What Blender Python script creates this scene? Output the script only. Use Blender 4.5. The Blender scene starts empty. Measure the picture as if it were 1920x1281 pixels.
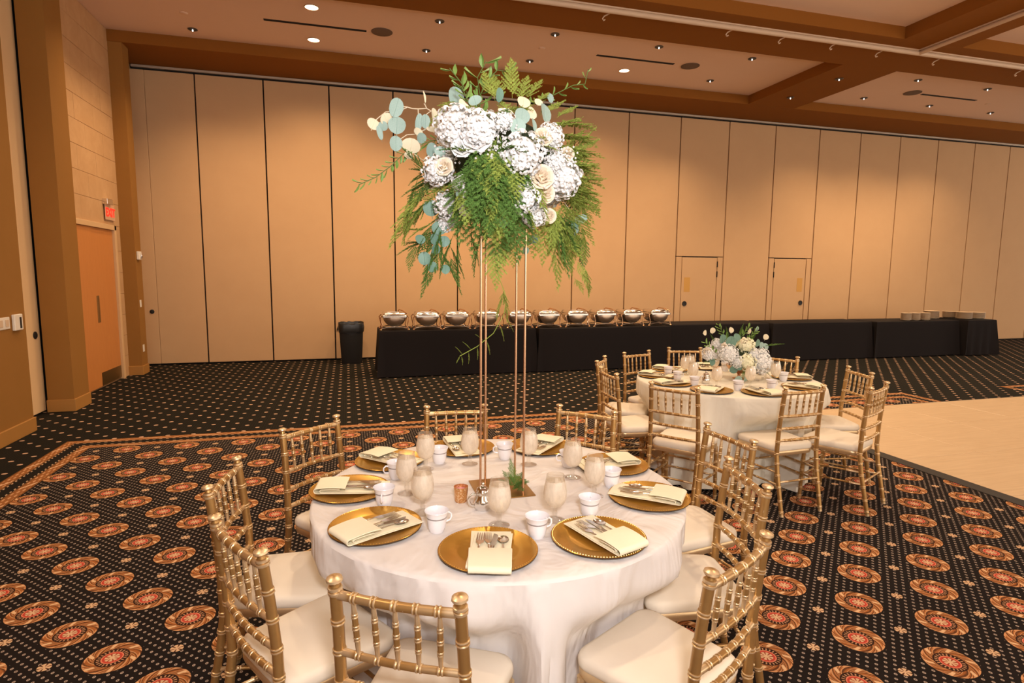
import bpy, math, random
from mathutils import Vector, Matrix
random.seed(11)
PI = math.pi
scene = bpy.context.scene
COL = scene.collection

# ---------------------------------------------------------------- camera
F_PX, PITCH, ROLL, YAW, CAM_H = 1102.33, 0.1167, 0.0086, 0.2724, 1.6819
cam_data = bpy.data.cameras.new('camera')
cam = bpy.data.objects.new('camera', cam_data); COL.objects.link(cam)
cam_data.sensor_width = 36.0
cam_data.lens = 36.0 * F_PX / 1920.0
cam_data.clip_start = 0.05; cam_data.clip_end = 200
fwd = Vector((math.sin(YAW)*math.cos(PITCH), math.cos(YAW)*math.cos(PITCH), -math.sin(PITCH)))
rt = Vector((math.cos(YAW), -math.sin(YAW), 0)); up = rt.cross(fwd)
r2 = rt*math.cos(ROLL) + up*math.sin(ROLL); u2 = -rt*math.sin(ROLL) + up*math.cos(ROLL)
M = Matrix((r2, u2, -fwd)).transposed().to_4x4(); M.translation = (0, 0, CAM_H)
cam.matrix_world = M
scene.camera = cam

# ---------------------------------------------------------------- world, lights, exposure
scene.view_settings.view_transform = 'Standard'
scene.view_settings.look = 'None'
scene.view_settings.gamma = 1.0
scene.view_settings.use_curve_mapping = False
scene.view_settings.exposure = 0.2
w = bpy.data.worlds.new('ballroom_light'); scene.world = w; w.use_nodes = True
w.node_tree.nodes['Background'].inputs[0].default_value = (1.0, 0.85, 0.70, 1)
w.node_tree.nodes['Background'].inputs[1].default_value = 2.25

def spot(name, loc, power, col=(1, .70, .41), angle=125, blend=.8, rad=.07):
    l = bpy.data.lights.new(name, 'SPOT'); l.energy = power; l.color = col
    l.spot_size = math.radians(angle); l.spot_blend = blend; l.shadow_soft_size = rad
    o = bpy.data.objects.new(name, l); o.location = loc; COL.objects.link(o); return o
# the recessed ceiling lamps of the hall (those in view and those further along the same rows)
ZC = 5.25
for (x, y) in [(-2.2, 8.9), (-2.14, 10.1), (1.36, 8.85), (1.32, 10.0), (3.09, 8.8), (3.06, 9.95), (4.83, 8.8),
               (6.56, 8.8), (6.56, 9.98), (10.15, 8.9), (10.15, 10.0), (11.9, 8.9), (11.9, 10.0), (13.6, 10.0)]:
    spot('ceiling_lamp_light', (x, y, ZC-.12), 95 if x < 1 else 170)
for (x, y) in ((-.385, 8.91), (-.42, 10.1), (4.8, 9.96)): spot('bright_lamp_light', (x, y, ZC-.12), 150, angle=150)
for (x, y) in [(-2, 5.5), (1, 5.5), (4, 5.5), (7, 5.5), (-2, 2.5), (1, 3), (4, 2.5), (7, 2.5), (11, 5.5), (11, 2), (-2, -1), (1.5, -.5), (5, -.5)]:
    spot('ceiling_lamp_light', (x, y, ZC-.12), 150, col=(1, .78, .55))
# the photographer's flash, fired upward-forward from beside the lens
fl = bpy.data.lights.new('camera_flash', 'AREA'); fl.shape = 'DISK'; fl.size = .32; fl.energy = 58; fl.color = (1, .96, .98)
flo = bpy.data.objects.new('camera_flash', fl); COL.objects.link(flo); flo.location = (.12, -.25, 2.15)
flo.rotation_euler = (Vector((.9, 3.2, 2.6)) - Vector(flo.location)).to_track_quat('-Z', 'Y').to_euler()

# ---------------------------------------------------------------- helpers
class MB:
    """collects vertices and faces, then links them as one mesh object"""
    def __init__(s): s.v = []; s.f = []; s.m = []; s.mi = 0; s.cs = None
    def add(s, vs, fs):
        b = len(s.v); s.v += [tuple(v) for v in vs]; s.f += [tuple(i+b for i in f) for f in fs]; s.m += [s.mi]*len(fs); return s
    def box(s, x0, x1, y0, y1, z0, z1, bev=0):
        if bev <= 0:
            vs = [(x, y, z) for z in (z0, z1) for (x, y) in ((x0, y0), (x1, y0), (x1, y1), (x0, y1))]
            return s.add(vs, [(3, 2, 1, 0), (4, 5, 6, 7), (0, 1, 5, 4), (1, 2, 6, 5), (2, 3, 7, 6), (3, 0, 4, 7)])
        b = bev; vs = []
        for z, k in ((z0, b), (z0+b, 0), (z1-b, 0), (z1, b)):
            for (x, y) in ((x0+k, y0+b), (x0+b, y0+k), (x1-b, y0+k), (x1-k, y0+b), (x1-k, y1-b), (x1-b, y1-k), (x0+b, y1-k), (x0+k, y1-b)): vs.append((x, y, z))
        fs = [tuple(range(7, -1, -1)), tuple(range(24, 32))]
        for r in range(3):
            for i in range(8): j = (i+1) % 8; fs.append((r*8+i, r*8+j, r*8+8+j, r*8+8+i))
        return s.add(vs, fs)
    def rings(s, rings, closed=True, cap0=True, cap1=True):
        n = len(rings[0]); vs = [v for r in rings for v in r]; fs = []
        for k in range(len(rings)-1):
            for i in range(n if closed else n-1):
                j = (i+1) % n; fs.append((k*n+i, k*n+j, (k+1)*n+j, (k+1)*n+i))
        if cap0: fs.append(tuple(range(n-1, -1, -1)))
        if cap1: fs.append(tuple((len(rings)-1)*n+i for i in range(n)))
        return s.add(vs, fs)
    def lathe(s, prof, seg=24, c=(0, 0, 0), cap0=False, cap1=False, sx=1, sy=1):
        rr = []
        for (r, z) in prof:
            rr.append([(c[0]+r*math.cos(2*PI*i/seg)*sx, c[1]+r*math.sin(2*PI*i/seg)*sy, c[2]+z) for i in range(seg)])
        return s.rings(rr, cap0=cap0, cap1=cap1)
    def tube(s, pts, rad, seg=8, caps=True, flat=1.0):
        P = [Vector(p) for p in pts]; n = len(P)
        if not hasattr(rad, '__len__'): rad = [rad]*n
        T = [(P[min(i+1, n-1)]-P[max(i-1, 0)]).normalized() for i in range(n)]
        a = Vector((0, 0, 1)) if abs(T[0].z) < .9 else Vector((1, 0, 0))
        N = T[0].cross(a).normalized(); rr = []
        for i in range(n):
            N = (N - T[i]*N.dot(T[i])).normalized(); B = T[i].cross(N)
            rr.append([P[i]+(N*math.cos(2*PI*k/seg)+B*math.sin(2*PI*k/seg)*flat)*rad[i] for k in range(seg)])
        return s.rings(rr, cap0=caps, cap1=caps)
    def build(s, name, mat, parent=None, smooth=True, loc=None, rot=None):
        me = bpy.data.meshes.new(name); me.from_pydata(s.v, [], s.f)
        mats = mat if isinstance(mat, (list, tuple)) else [mat]
        for m in mats: me.materials.append(m)
        if len(mats) > 1: me.polygons.foreach_set('material_index', s.m)
        if smooth:
            me.polygons.foreach_set('use_smooth', [True]*len(me.polygons))
            try: me.set_sharp_from_angle(angle=math.radians(42))
            except Exception: pass
        me.update()
        o = bpy.data.objects.new(name, me); COL.objects.link(o)
        if parent: o.parent = parent
        if loc is not None: o.location = loc
        if rot is not None: o.rotation_euler = rot
        return o

def inst(o, name, parent, loc, rot=(0, 0, 0), sc=1):
    c = bpy.data.objects.new(name, o.data); COL.objects.link(c); c.parent = parent
    c.location = loc; c.rotation_euler = rot; c.scale = sc if hasattr(sc, '__len__') else (sc, sc, sc)
    return c
def tag(o, label=None, cat=None, group=None, kind=None):
    if label: o['label'] = label
    if cat: o['category'] = cat
    if group: o['group'] = group
    if kind: o['kind'] = kind
    return o
def empty(name, loc=(0, 0, 0), rz=0):
    o = bpy.data.objects.new(name, None); o.empty_display_size = .1; COL.objects.link(o); o.location = loc; o.rotation_euler = (0, 0, rz); return o
def thing(name, label, cat, loc=(0, 0, 0), rz=0, group=None): return tag(empty(name, loc, rz), label, cat, group)
def struct(o): o['kind'] = 'structure'; return o
def dup(root, loc, rz, label=None, group=None, sc=None):
    r = root.copy(); COL.objects.link(r); r.location = loc; r.rotation_euler = (0, 0, rz)
    if label: r['label'] = label
    if group: r['group'] = group
    if sc: r.scale = (sc, sc, sc)
    for ch in list(root.children):
        c = ch.copy(); COL.objects.link(c); c.parent = r
        for g in ch.children:
            d = g.copy(); COL.objects.link(d); d.parent = c
    return r

# node helpers
class X:
    nt = None
    def __init__(s, v): s.v = v
    @staticmethod
    def m(op, *a):
        n = X.nt.nodes.new('ShaderNodeMath'); n.operation = op
        for i, q in enumerate(a):
            if isinstance(q, X): q = q.v
            if isinstance(q, (int, float)): n.inputs[i].default_value = q
            else: X.nt.links.new(q, n.inputs[i])
        return X(n.outputs[0])
    def __add__(s, o): return X.m('ADD', s, o)
    __radd__ = __add__
    def __sub__(s, o): return X.m('SUBTRACT', s, o)
    def __rsub__(s, o): return X.m('SUBTRACT', o, s)
    def __mul__(s, o): return X.m('MULTIPLY', s, o)
    __rmul__ = __mul__
    def __truediv__(s, o): return X.m('DIVIDE', s, o)
    def __neg__(s): return X.m('MULTIPLY', s, -1)
    def lt(s, o): return X.m('LESS_THAN', s, o)
    def gt(s, o): return X.m('GREATER_THAN', s, o)
    def rnd(s): return X.m('FLOOR', s + .5)
    def mod2(s): return X.m('ABSOLUTE', s - 2*X.m('ROUND', s/2))
    def sin(s): return X.m('SINE', s)
    def abs(s): return X.m('ABSOLUTE', s)
def xmax(a, b): return X.m('MAXIMUM', a, b)
def xmin(a, b): return X.m('MINIMUM', a, b)
def mixc(fac, a, b):
    n = X.nt.nodes.new('ShaderNodeMix'); n.data_type = 'RGBA'
    for sock, q in ((n.inputs[0], fac), (n.inputs[6], a), (n.inputs[7], b)):
        if isinstance(q, X): q = q.v
        if isinstance(q, (int, float)): sock.default_value = q
        elif isinstance(q, tuple): sock.default_value = (*q, 1)
        else: X.nt.links.new(q, sock)
    return n.outputs[2]
def noise(scale, detail=2, rough=.5, vec=None, dist=0):
    n = X.nt.nodes.new('ShaderNodeTexNoise'); n.inputs['Scale'].default_value = scale; n.inputs['Detail'].default_value = detail
    n.inputs['Roughness'].default_value = rough; n.inputs['Distortion'].default_value = dist
    if vec is not None: X.nt.links.new(vec, n.inputs['Vector'])
    return X(n.outputs['Fac'])
def objco(scale=None):
    t = X.nt.nodes.new('ShaderNodeTexCoord').outputs['Object']
    if scale:
        m = X.nt.nodes.new('ShaderNodeMapping'); m.inputs['Scale'].default_value = scale; X.nt.links.new(t, m.inputs[0]); return m.outputs[0]
    return t
def worldco(scale=None):
    t = X.nt.nodes.new('ShaderNodeNewGeometry').outputs['Position']
    if scale:
        m = X.nt.nodes.new('ShaderNodeMapping'); m.inputs['Scale'].default_value = scale; X.nt.links.new(t, m.inputs[0]); return m.outputs[0]
    return t
def newmat(name, rough=.5, metal=0, base=(.5, .5, .5), spec=.5):
    m = bpy.data.materials.new(name); m.use_nodes = True; X.nt = m.node_tree
    b = m.node_tree.nodes['Principled BSDF']; b.inputs['Roughness'].default_value = rough; b.inputs['Metallic'].default_value = metal
    b.inputs['Base Color'].default_value = (*base, 1); b.inputs['Specular IOR Level'].default_value = spec
    return m, b
def bump(b, h, strength=.3, dist=.002):
    n = X.nt.nodes.new('ShaderNodeBump'); n.inputs['Strength'].default_value = strength; n.inputs['Distance'].default_value = dist
    X.nt.links.new(h.v if isinstance(h, X) else h, n.inputs['Height']); X.nt.links.new(n.outputs[0], b.inputs['Normal'])
def mottled(name, c1, c2, scale=8, rough=.6, metal=0, bstr=0, bscale=200, spec=.4, stretch=None, world=False, sub=0):
    m, b = newmat(name, rough, metal, c1, spec)
    co = (worldco if world else objco)(stretch)
    f = noise(scale, 4, .6, co); X.nt.links.new(mixc(f, c1, c2), b.inputs['Base Color'])
    if bstr: bump(b, noise(bscale, 2, .6, co), bstr)
    return m

# ---------------------------------------------------------------- materials
M_ = {}
def plain(key, base, rough=.5, metal=0, spec=.4):
    m, b = newmat(key, rough, metal, base, spec); M_[key] = m; return m
plain('black_gap', (.006, .005, .004), .9)
plain('black_rubber', (.012, .010, .009), .6)
plain('white_plastic', (.75, .68, .58), .4)
plain('cream_plastic', (.62, .45, .30), .5)
plain('chrome', (.80, .78, .76), .12, 1)
plain('steel', (.72, .70, .68), .18, 1)
plain('knife_steel', (.50, .48, .46), .22, 1)
plain('brass_dark', (.30, .19, .07), .35, .9)
plain('copper', (.62, .36, .20), .22, .9)
plain('aluminium', (.62, .52, .42), .4, .55)
plain('rail_paint', (.66, .50, .36), .45)
plain('speaker_grille', (.16, .11, .08), .8)
plain('bulb_dark', (.05, .04, .03), .4)
plain('pole_copper', (.66, .40, .24), .26, .9)
plain('china', (.80, .78, .80), .18, 0, .6)
plain('china_band', (.33, .30, .30), .3, .3)
plain('plate_under', (.05, .022, .006), .5)
plain('pink_wax', (.75, .35, .45), .4)
plain('stem_cream', (.62, .52, .36), .6)
plain('stem_green', (.10, .17, .04), .6)
plain('soil_dark', (.018, .03, .010), .9)
plain('stacked_china', (.58, .44, .30), .35)
M_['wall_brown'] = mottled('wall_brown', (.28, .130, .028), (.31, .145, .036), 3, .8, bstr=.15, bscale=300, spec=.15)
M_['trim_brown'] = mottled('trim_brown', (.36, .17, .04), (.42, .20, .05), 3, .55, spec=.3)
M_['beam_brown'] = mottled('beam_brown', (.25, .095, .016), (.27, .105, .020), 2, .85, bstr=.1, bscale=200, spec=.1)
M_['ceiling_paint'] = mottled('ceiling_paint', (.80, .60, .46), (.84, .63, .49), 1.3, .9, bstr=.1, bscale=250, spec=.1)
M_['panel_fabric'] = mottled('panel_fabric', (.56, .35, .19), (.61, .39, .215), 2.2, .85, bstr=.25, bscale=260, spec=.12)
M_['tan_panel'] = mottled('tan_panel', (.82, .55, .29), (.85, .58, .31), 4, .8, bstr=.15, bscale=260, spec=.12)
M_['black_linen'] = mottled('black_linen', (.012, .010, .011), (.018, .014, .013), 90, .9, bstr=.2, bscale=500, spec=.15)
M_['trash_bag'] = mottled('trash_bag', (.012, .011, .011), (.02, .019, .018), 30, .35, bstr=.6, bscale=25, spec=.5)
M_['cloth_white'] = mottled('cloth_white', (.70, .655, .61), (.73, .69, .645), 5, .82, bstr=.12, bscale=420, spec=.15)
M_['cloth_ivory'] = mottled('cloth_ivory', (.74, .69, .58), (.77, .72, .61), 5, .82, bstr=.12, bscale=420, spec=.15)
def linen_mat(key, c1, c2):
    m, b = newmat(key, .82, 0, c1, .15); co = objco(); f = noise(5, 4, .6, co); X.nt.links.new(mixc(f, c1, c2), b.inputs['Base Color'])
    cr = noise(3.2, 3, .55, objco((1, 1, .45)), 1.4); n1 = X.nt.nodes.new('ShaderNodeBump'); n1.inputs['Strength'].default_value = .55; n1.inputs['Distance'].default_value = .05; X.nt.links.new(cr.v, n1.inputs['Height'])
    n2 = X.nt.nodes.new('ShaderNodeBump'); n2.inputs['Strength'].default_value = .12; n2.inputs['Distance'].default_value = .002; X.nt.links.new(noise(420, 2, .6, co).v, n2.inputs['Height']); X.nt.links.new(n1.outputs[0], n2.inputs['Normal'])
    X.nt.links.new(n2.outputs[0], b.inputs['Normal']); M_[key] = m
linen_mat('cloth_white', (.70, .655, .62), (.73, .69, .655)); linen_mat('cloth_ivory', (.74, .69, .58), (.77, .72, .61))
M_['napkin_ivory'] = mottled('napkin_ivory', (.83, .76, .55), (.86, .80, .60), 20, .75, bstr=.15, bscale=500, spec=.15)
M_['cushion'] = mottled('cushion', (.76, .67, .54), (.79, .71, .58), 6, .8, bstr=.1, bscale=400, spec=.15)
M_['petal_white'] = mottled('petal_white', (.76, .76, .76), (.84, .84, .82), 2.5, .6, spec=.2)
M_['petal_cream'] = mottled('petal_cream', (.76, .63, .46), (.84, .75, .62), 2.5, .6, spec=.2)
M_['petal_green'] = mottled('petal_green', (.80, .78, .52), (.88, .87, .68), 2.5, .6, spec=.2)
M_['leaf_blue'] = mottled('leaf_blue', (.24, .36, .31), (.38, .50, .45), 9, .55, spec=.25)
M_['leaf_cream'] = mottled('leaf_cream', (.68, .60, .40), (.78, .71, .53), 9, .55, spec=.25)
M_['leaf_dark'] = mottled('leaf_dark', (.10, .20, .15), (.20, .33, .26), 9, .5, spec=.3)
M_['leaf_olive'] = mottled('leaf_olive', (.10, .22, .04), (.27, .40, .10), 14, .5, spec=.3)
M_['fern_dark'] = mottled('fern_dark', (.055, .135, .025), (.16, .28, .06), 16, .7, spec=.15)
M_['fern_light'] = mottled('fern_light', (.22, .31, .045), (.38, .44, .10), 16, .7, spec=.15)

# antique gold paint of the chairs, worn in a few spots, ridge highlights and crease shade painted in
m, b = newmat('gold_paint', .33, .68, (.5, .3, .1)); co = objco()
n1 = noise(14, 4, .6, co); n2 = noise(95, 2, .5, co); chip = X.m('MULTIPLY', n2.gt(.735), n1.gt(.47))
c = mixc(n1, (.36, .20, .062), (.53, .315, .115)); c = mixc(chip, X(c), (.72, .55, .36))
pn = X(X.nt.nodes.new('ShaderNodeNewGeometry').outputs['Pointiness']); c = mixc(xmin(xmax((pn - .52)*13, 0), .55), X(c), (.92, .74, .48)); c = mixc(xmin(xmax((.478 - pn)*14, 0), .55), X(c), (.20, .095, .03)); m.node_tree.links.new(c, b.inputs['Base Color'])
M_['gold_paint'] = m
# lacquered gold of the chargers
m, b = newmat('charger_gold', .26, .75, (.60, .33, .055)); co = objco()
n1 = noise(7, 3, .6, co); m.node_tree.links.new(mixc(n1, (.52, .27, .035), (.64, .37, .07)), b.inputs['Base Color']); M_['charger_gold'] = m
plain('gold_bead', (.78, .50, .15), .3, .7)
# tabletop brass plate under the stand
plain('brass_plate', (.42, .24, .08), .30, .85)

# wooden door
m, b = newmat('door_wood', .45, 0, (.5, .2, .05), .3); co = objco((3, 3, .35))
g = noise(9, 5, .6, co, 1.2); m.node_tree.links.new(mixc(g, (.50, .185, .045), (.62, .25, .070)), b.inputs['Base Color']); M_['door_wood'] = m
# stone cladding
m, b = newmat('stone_tile', .75, 0, (.6, .4, .25), .2); co = worldco()
g = noise(3.2, 6, .65, co, .6); g2 = noise(14, 4, .6, co)
c = mixc(g, (.47, .265, .115), (.66, .42, .225)); c = mixc(g2 * .35, X(c), (.42, .24, .11)); m.node_tree.links.new(c, b.inputs['Base Color']); bump(b, g2, .3, .004)
M_['stone_tile'] = m; plain('stone_joint', (.36, .21, .10), .9)
# pale dance floor boards
m, b = newmat('pale_wood', .28, 0, (.7, .6, .4), .45); co = worldco((1.0, 14, 1))
g = noise(2.4, 5, .6, co, .3); g2 = noise(1.1, 2, .5, worldco((.5, 12, 1)))
c = mixc(g*1.6 - .3, (.55, .385, .225), (.74, .565, .37)); c = mixc(g2 * .3, X(c), (.50, .35, .20)); m.node_tree.links.new(c, b.inputs['Base Color']); M_['pale_wood'] = m
plain('ramp_dark', (.028, .022, .018), .5)

# mercury glass votive, water, drinking glass
m, b = newmat('mercury_glass', .25, .7, (.6, .3, .12)); n1 = noise(160, 3, .6, objco()); m.node_tree.links.new(mixc(n1.gt(.55), (.62, .30, .10), (.86, .62, .38)), b.inputs['Base Color']); M_['mercury_glass'] = m
def glassmat(name, tint, cov, rough, body):
    m = bpy.data.materials.new(name); m.use_nodes = True; nt = m.node_tree; X.nt = nt
    for n in list(nt.nodes):
        if n.type != 'OUTPUT_MATERIAL': nt.nodes.remove(n)
    out = [n for n in nt.nodes if n.type == 'OUTPUT_MATERIAL'][0]
    tr = nt.nodes.new('ShaderNodeBsdfTransparent'); tr.inputs[0].default_value = (*tint, 1)
    gl = nt.nodes.new('ShaderNodeBsdfGlossy'); gl.inputs['Roughness'].default_value = rough; gl.inputs[0].default_value = (.9, .9, .9, 1)
    lw = nt.nodes.new('ShaderNodeLayerWeight'); lw.inputs[0].default_value = .25; fq = X(lw.outputs['Facing'])*.58 + .05
    mx = nt.nodes.new('ShaderNodeMixShader'); nt.links.new(fq.v, mx.inputs[0]); nt.links.new(tr.outputs[0], mx.inputs[1]); nt.links.new(gl.outputs[0], mx.inputs[2])
    if cov > 0:
        df = nt.nodes.new('ShaderNodeBsdfDiffuse'); tl = nt.nodes.new('ShaderNodeBsdfTranslucent')
        df.inputs[0].default_value = (*body, 1); tl.inputs[0].default_value = (*body, 1)
        a = nt.nodes.new('ShaderNodeMixShader'); a.inputs[0].default_value = .45; nt.links.new(df.outputs[0], a.inputs[1]); nt.links.new(tl.outputs[0], a.inputs[2])
        m2 = nt.nodes.new('ShaderNodeMixShader')
        k = noise(60, 4, .7, objco((1, 1, .35))); f = X.m('MULTIPLY', k * .9 + .55, cov); f = xmin(f, .97)
        if name == 'misted_glass':
            sz = nt.nodes.new('ShaderNodeSeparateXYZ'); nt.links.new(objco(), sz.inputs[0]); f = X.m('MULTIPLY', f, xmin(xmax((.158 - X(sz.outputs[2]))*120 + .12, .12), 1))
        nt.links.new(f.v, m2.inputs[0]); nt.links.new(mx.outputs[0], m2.inputs[1]); nt.links.new(a.outputs[0], m2.inputs[2]); nt.links.new(m2.outputs[0], out.inputs[0])
    else: nt.links.new(mx.outputs[0], out.inputs[0])
    M_[name] = m
glassmat('clear_glass', (.975, .97, .96), 0, .03, None)
glassmat('misted_glass', (.96, .95, .93), .44, .08, (.97, .91, .82))
glassmat('ice_water', (.95, .93, .89), .55, .2, (.97, .90, .78))

def emit(name, col, s):
    m, b = newmat(name, .5, 0, col); b.inputs['Emission Color'].default_value = (*col, 1); b.inputs['Emission Strength'].default_value = s; M_[name] = m
emit('lamp_glow', (1, .80, .55), 5.0); emit('lamp_spark', (1, .93, .85), 2.5); emit('exit_red', (.9, .03, .015), .9)

# ---------------------------------------------------------------- carpet: woven pattern laid on the floor in metres
m, b = newmat('carpet', .95, 0, (.02, .015, .012), .08)
geo = X.nt.nodes.new('ShaderNodeNewGeometry'); sp = X.nt.nodes.new('ShaderNodeSeparateXYZ'); X.nt.links.new(geo.outputs['Position'], sp.inputs[0])
x = X(sp.outputs[0]); y = X(sp.outputs[1]); pos = geo.outputs['Position']
u = 3.96*x + 9.06; v = 4.13*y - 24.40
iu = u.rnd(); iv = v.rnd(); du = u - iu; dv = v - iv
r = X.m('SQRT', du*du + dv*dv)
odd = (iu + iv).mod2()                                   # 0 medallion cell, 1 small flower cell
ang = X.m('ARCTAN2', dv, du)
dark = (.0115, .0085, .0075); cream = (.66, .43, .25); orange = (.33, .105, .026); brown = (.13, .038, .012); red = (.48, .055, .035); pink = (.68, .21, .12)
nz = noise(120, 3, .7, pos)
# leafy outer wreath
feather = (ang*26 + r*110 + X.m('MULTIPLY', X.m('SINE', ang*6 + r*22), 3.2)).sin()
w1 = mixc(feather*.8 + .5, (.075, .022, .008), orange); w1 = mixc(X.m('MULTIPLY', (ang*26 + r*110 + 1.9 + X.m('MULTIPLY', X.m('SINE', ang*6 + r*22), 3.2)).sin().gt(.72), 1), X(w1), (.58, .29, .13)); w1 = mixc((nz - .5)*1.2 + .12, X(w1), (.45, .20, .075))
acc = X.m('MULTIPLY', (ang*6 + r*9).sin().gt(.86), X.m('MULTIPLY', r.gt(.30), r.lt(.43)))
w1 = mixc(acc, X(w1), (.72, .46, .25))
edge = X.m('MULTIPLY', r.gt(.405), feather.gt(.1)); w1 = mixc(edge, X(w1), (.62, .30, .13))
# dark ring with cream ticks
tick = X.m('MULTIPLY', (ang*22).sin().gt(.35), X.m('MULTIPLY', r.gt(.185), r.lt(.235)))
w2 = mixc(tick, (.035, .014, .008), (.50, .27, .14))
w3 = mixc(r.gt(.150), red, pink)
pet = X.m('COSINE', ang*8); w4 = mixc(X.m('MULTIPLY', (pet*.5 + .5).lt(.28), r.gt(.04)), cream, (.30, .06, .03))
w4 = mixc(X.m('MULTIPLY', r.gt(.115), 1), X(w4), red)
med = mixc(r.lt(.262), X(w1), X(w2)); med = mixc(r.lt(.172), X(med), X(w3)); med = mixc(r.lt(.130), X(med), X(w4))
# small flower
ft = X.m('COSINE', ang*6 + .8); fl_c = mixc(X.m('MULTIPLY', (ft).lt(-.55), r.gt(.025)), cream, (.10, .04, .02))
# tiny dots on a checker of a tenth of the cell
p = du*10; q = dv*10; ip = p.rnd(); iq = q.rnd(); dp = p - ip; dq = q - iq
dotr = X.m('SQRT', dp*dp*1.5 + dq*dq); dpar = (ip + iq).mod2()
isdot = X.m('MULTIPLY', X.m('MULTIPLY', dotr.lt(.31), dpar.lt(.5)), X.m('MULTIPLY', 1, X.m('MAXIMUM', X.m('MULTIPLY', odd.gt(.5), r.gt(.13)), X.m('MULTIPLY', odd.lt(.5), r.gt(.47)))))
dotc = mixc(dotr.lt(.12), (.40, .31, .25), (.05, .03, .02))
field = mixc(isdot, dark, X(dotc))
field = mixc(X.m('MULTIPLY', odd.gt(.5), r.lt(.108)), X(field), X(fl_c))
field = mixc(X.m('MULTIPLY', odd.lt(.5), r.lt(.435)), X(field), X(med))
# outer carpet: bigger flecks on a checker
h = 1/.119; p = (x + 3.1144)*h; q = (y - 7.1736)*h; ip = p.rnd(); iq = q.rnd(); dp = p - ip; dq = q - iq
od = X.m('SQRT', dp*dp*.8 + dq*dq*1.15); par = (ip + iq).mod2()
streak = X.m('MULTIPLY', (x*240).sin().gt(.2), 1)
outc = mixc(streak, (.0095, .0085, .0065), (.0135, .0125, .0085))
outc = mixc(X.m('MULTIPLY', od.lt(.165), par.lt(.5)), X(outc), mixc_f := X(mixc(noise(35, 1, .5, pos), (.50, .26, .17), (.62, .45, .31))))
# border bands around the patterned fields
d1 = xmax(xmax(-2.385 - x, y - 6.27), x - 7.42); d2 = xmax(9.95 - x, y - 6.30); dd = xmin(d1, d2)
along = x + y
lace = X.m('MULTIPLY', (along*52).sin(), (dd*150).sin()) ; bn = noise(70, 3, .7, pos)
band = mixc(bn*1.3 - .15, (.16, .050, .012), (.42, .17, .055)); band = mixc(lace.gt(.35), X(band), (.55, .29, .14))
band = mixc(X.m('MULTIPLY', (along*13.2 + dd*40).sin().gt(.975), 1), X(band), (.70, .46, .28))
edges = X.m('MAXIMUM', X.m('MAXIMUM', dd.lt(.014), X.m('MULTIPLY', dd.gt(.080), dd.lt(.092))), X.m('MAXIMUM', X.m('MULTIPLY', dd.gt(.203), dd.lt(.215)), dd.gt(.281)))
band = mixc(edges, X(band), (.20, .075, .018))
bead = X.m('MULTIPLY', (along*105).sin().gt(.2), X.m('MAXIMUM', X.m('MULTIPLY', dd.gt(.100), dd.lt(.112)), X.m('MULTIPLY', dd.gt(.183), dd.lt(.195))))
mid = mixc(bead, (.012, .010, .008), (.55, .36, .22))
bnd = mixc(X.m('MULTIPLY', dd.gt(.094), dd.lt(.201)), X(band), X(mid))
c = mixc(dd.gt(0), X(field), X(bnd)); c = mixc(dd.gt(.295), X(c), X(outc))
wear = noise(1.7, 3, .6, pos); c = mixc(wear*.10, X(c), (.06, .045, .035))
X.nt.links.new(c, b.inputs['Base Color']); bump(b, noise(420, 2, .7, pos), .35, .003)
M_['carpet'] = m

# ---------------------------------------------------------------- the room
XL = -3.39; YB = 11.57
struct(MB().box(-4.2, 24, -6.5, 12.2, -.05, 0).build('floor', M_['carpet'], smooth=False))
struct(MB().box(-4.2, 24, -6.5, 12.2, ZC, ZC+.1).build('ceiling', M_['ceiling_paint'], smooth=False))
ZS = 5.08
k = 1
def trim(mb, mat, sm=False):
    global k
    o = struct(mb.build('trim_%d' % k, M_[mat], smooth=sm)); k += 1; return o
trim(MB().box(XL-.3, 24, 10.56, 12.1, ZS, ZC+.02), 'beam_brown')           # header before the folding wall
trim(MB().box(XL-.3, 24, 7.1, 8.2, ZS, ZC+.02), 'beam_brown')              # long beam
for (a, c_) in ((8.2, 10.56), (-6.5, 7.1)): trim(MB().box(7.83, 8.93, a, c_, ZS+.001, ZC+.02), 'beam_brown')
trim(MB().box(XL-.3, 24, -1.2, -.1, ZS, ZC+.02), 'beam_brown')

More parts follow.
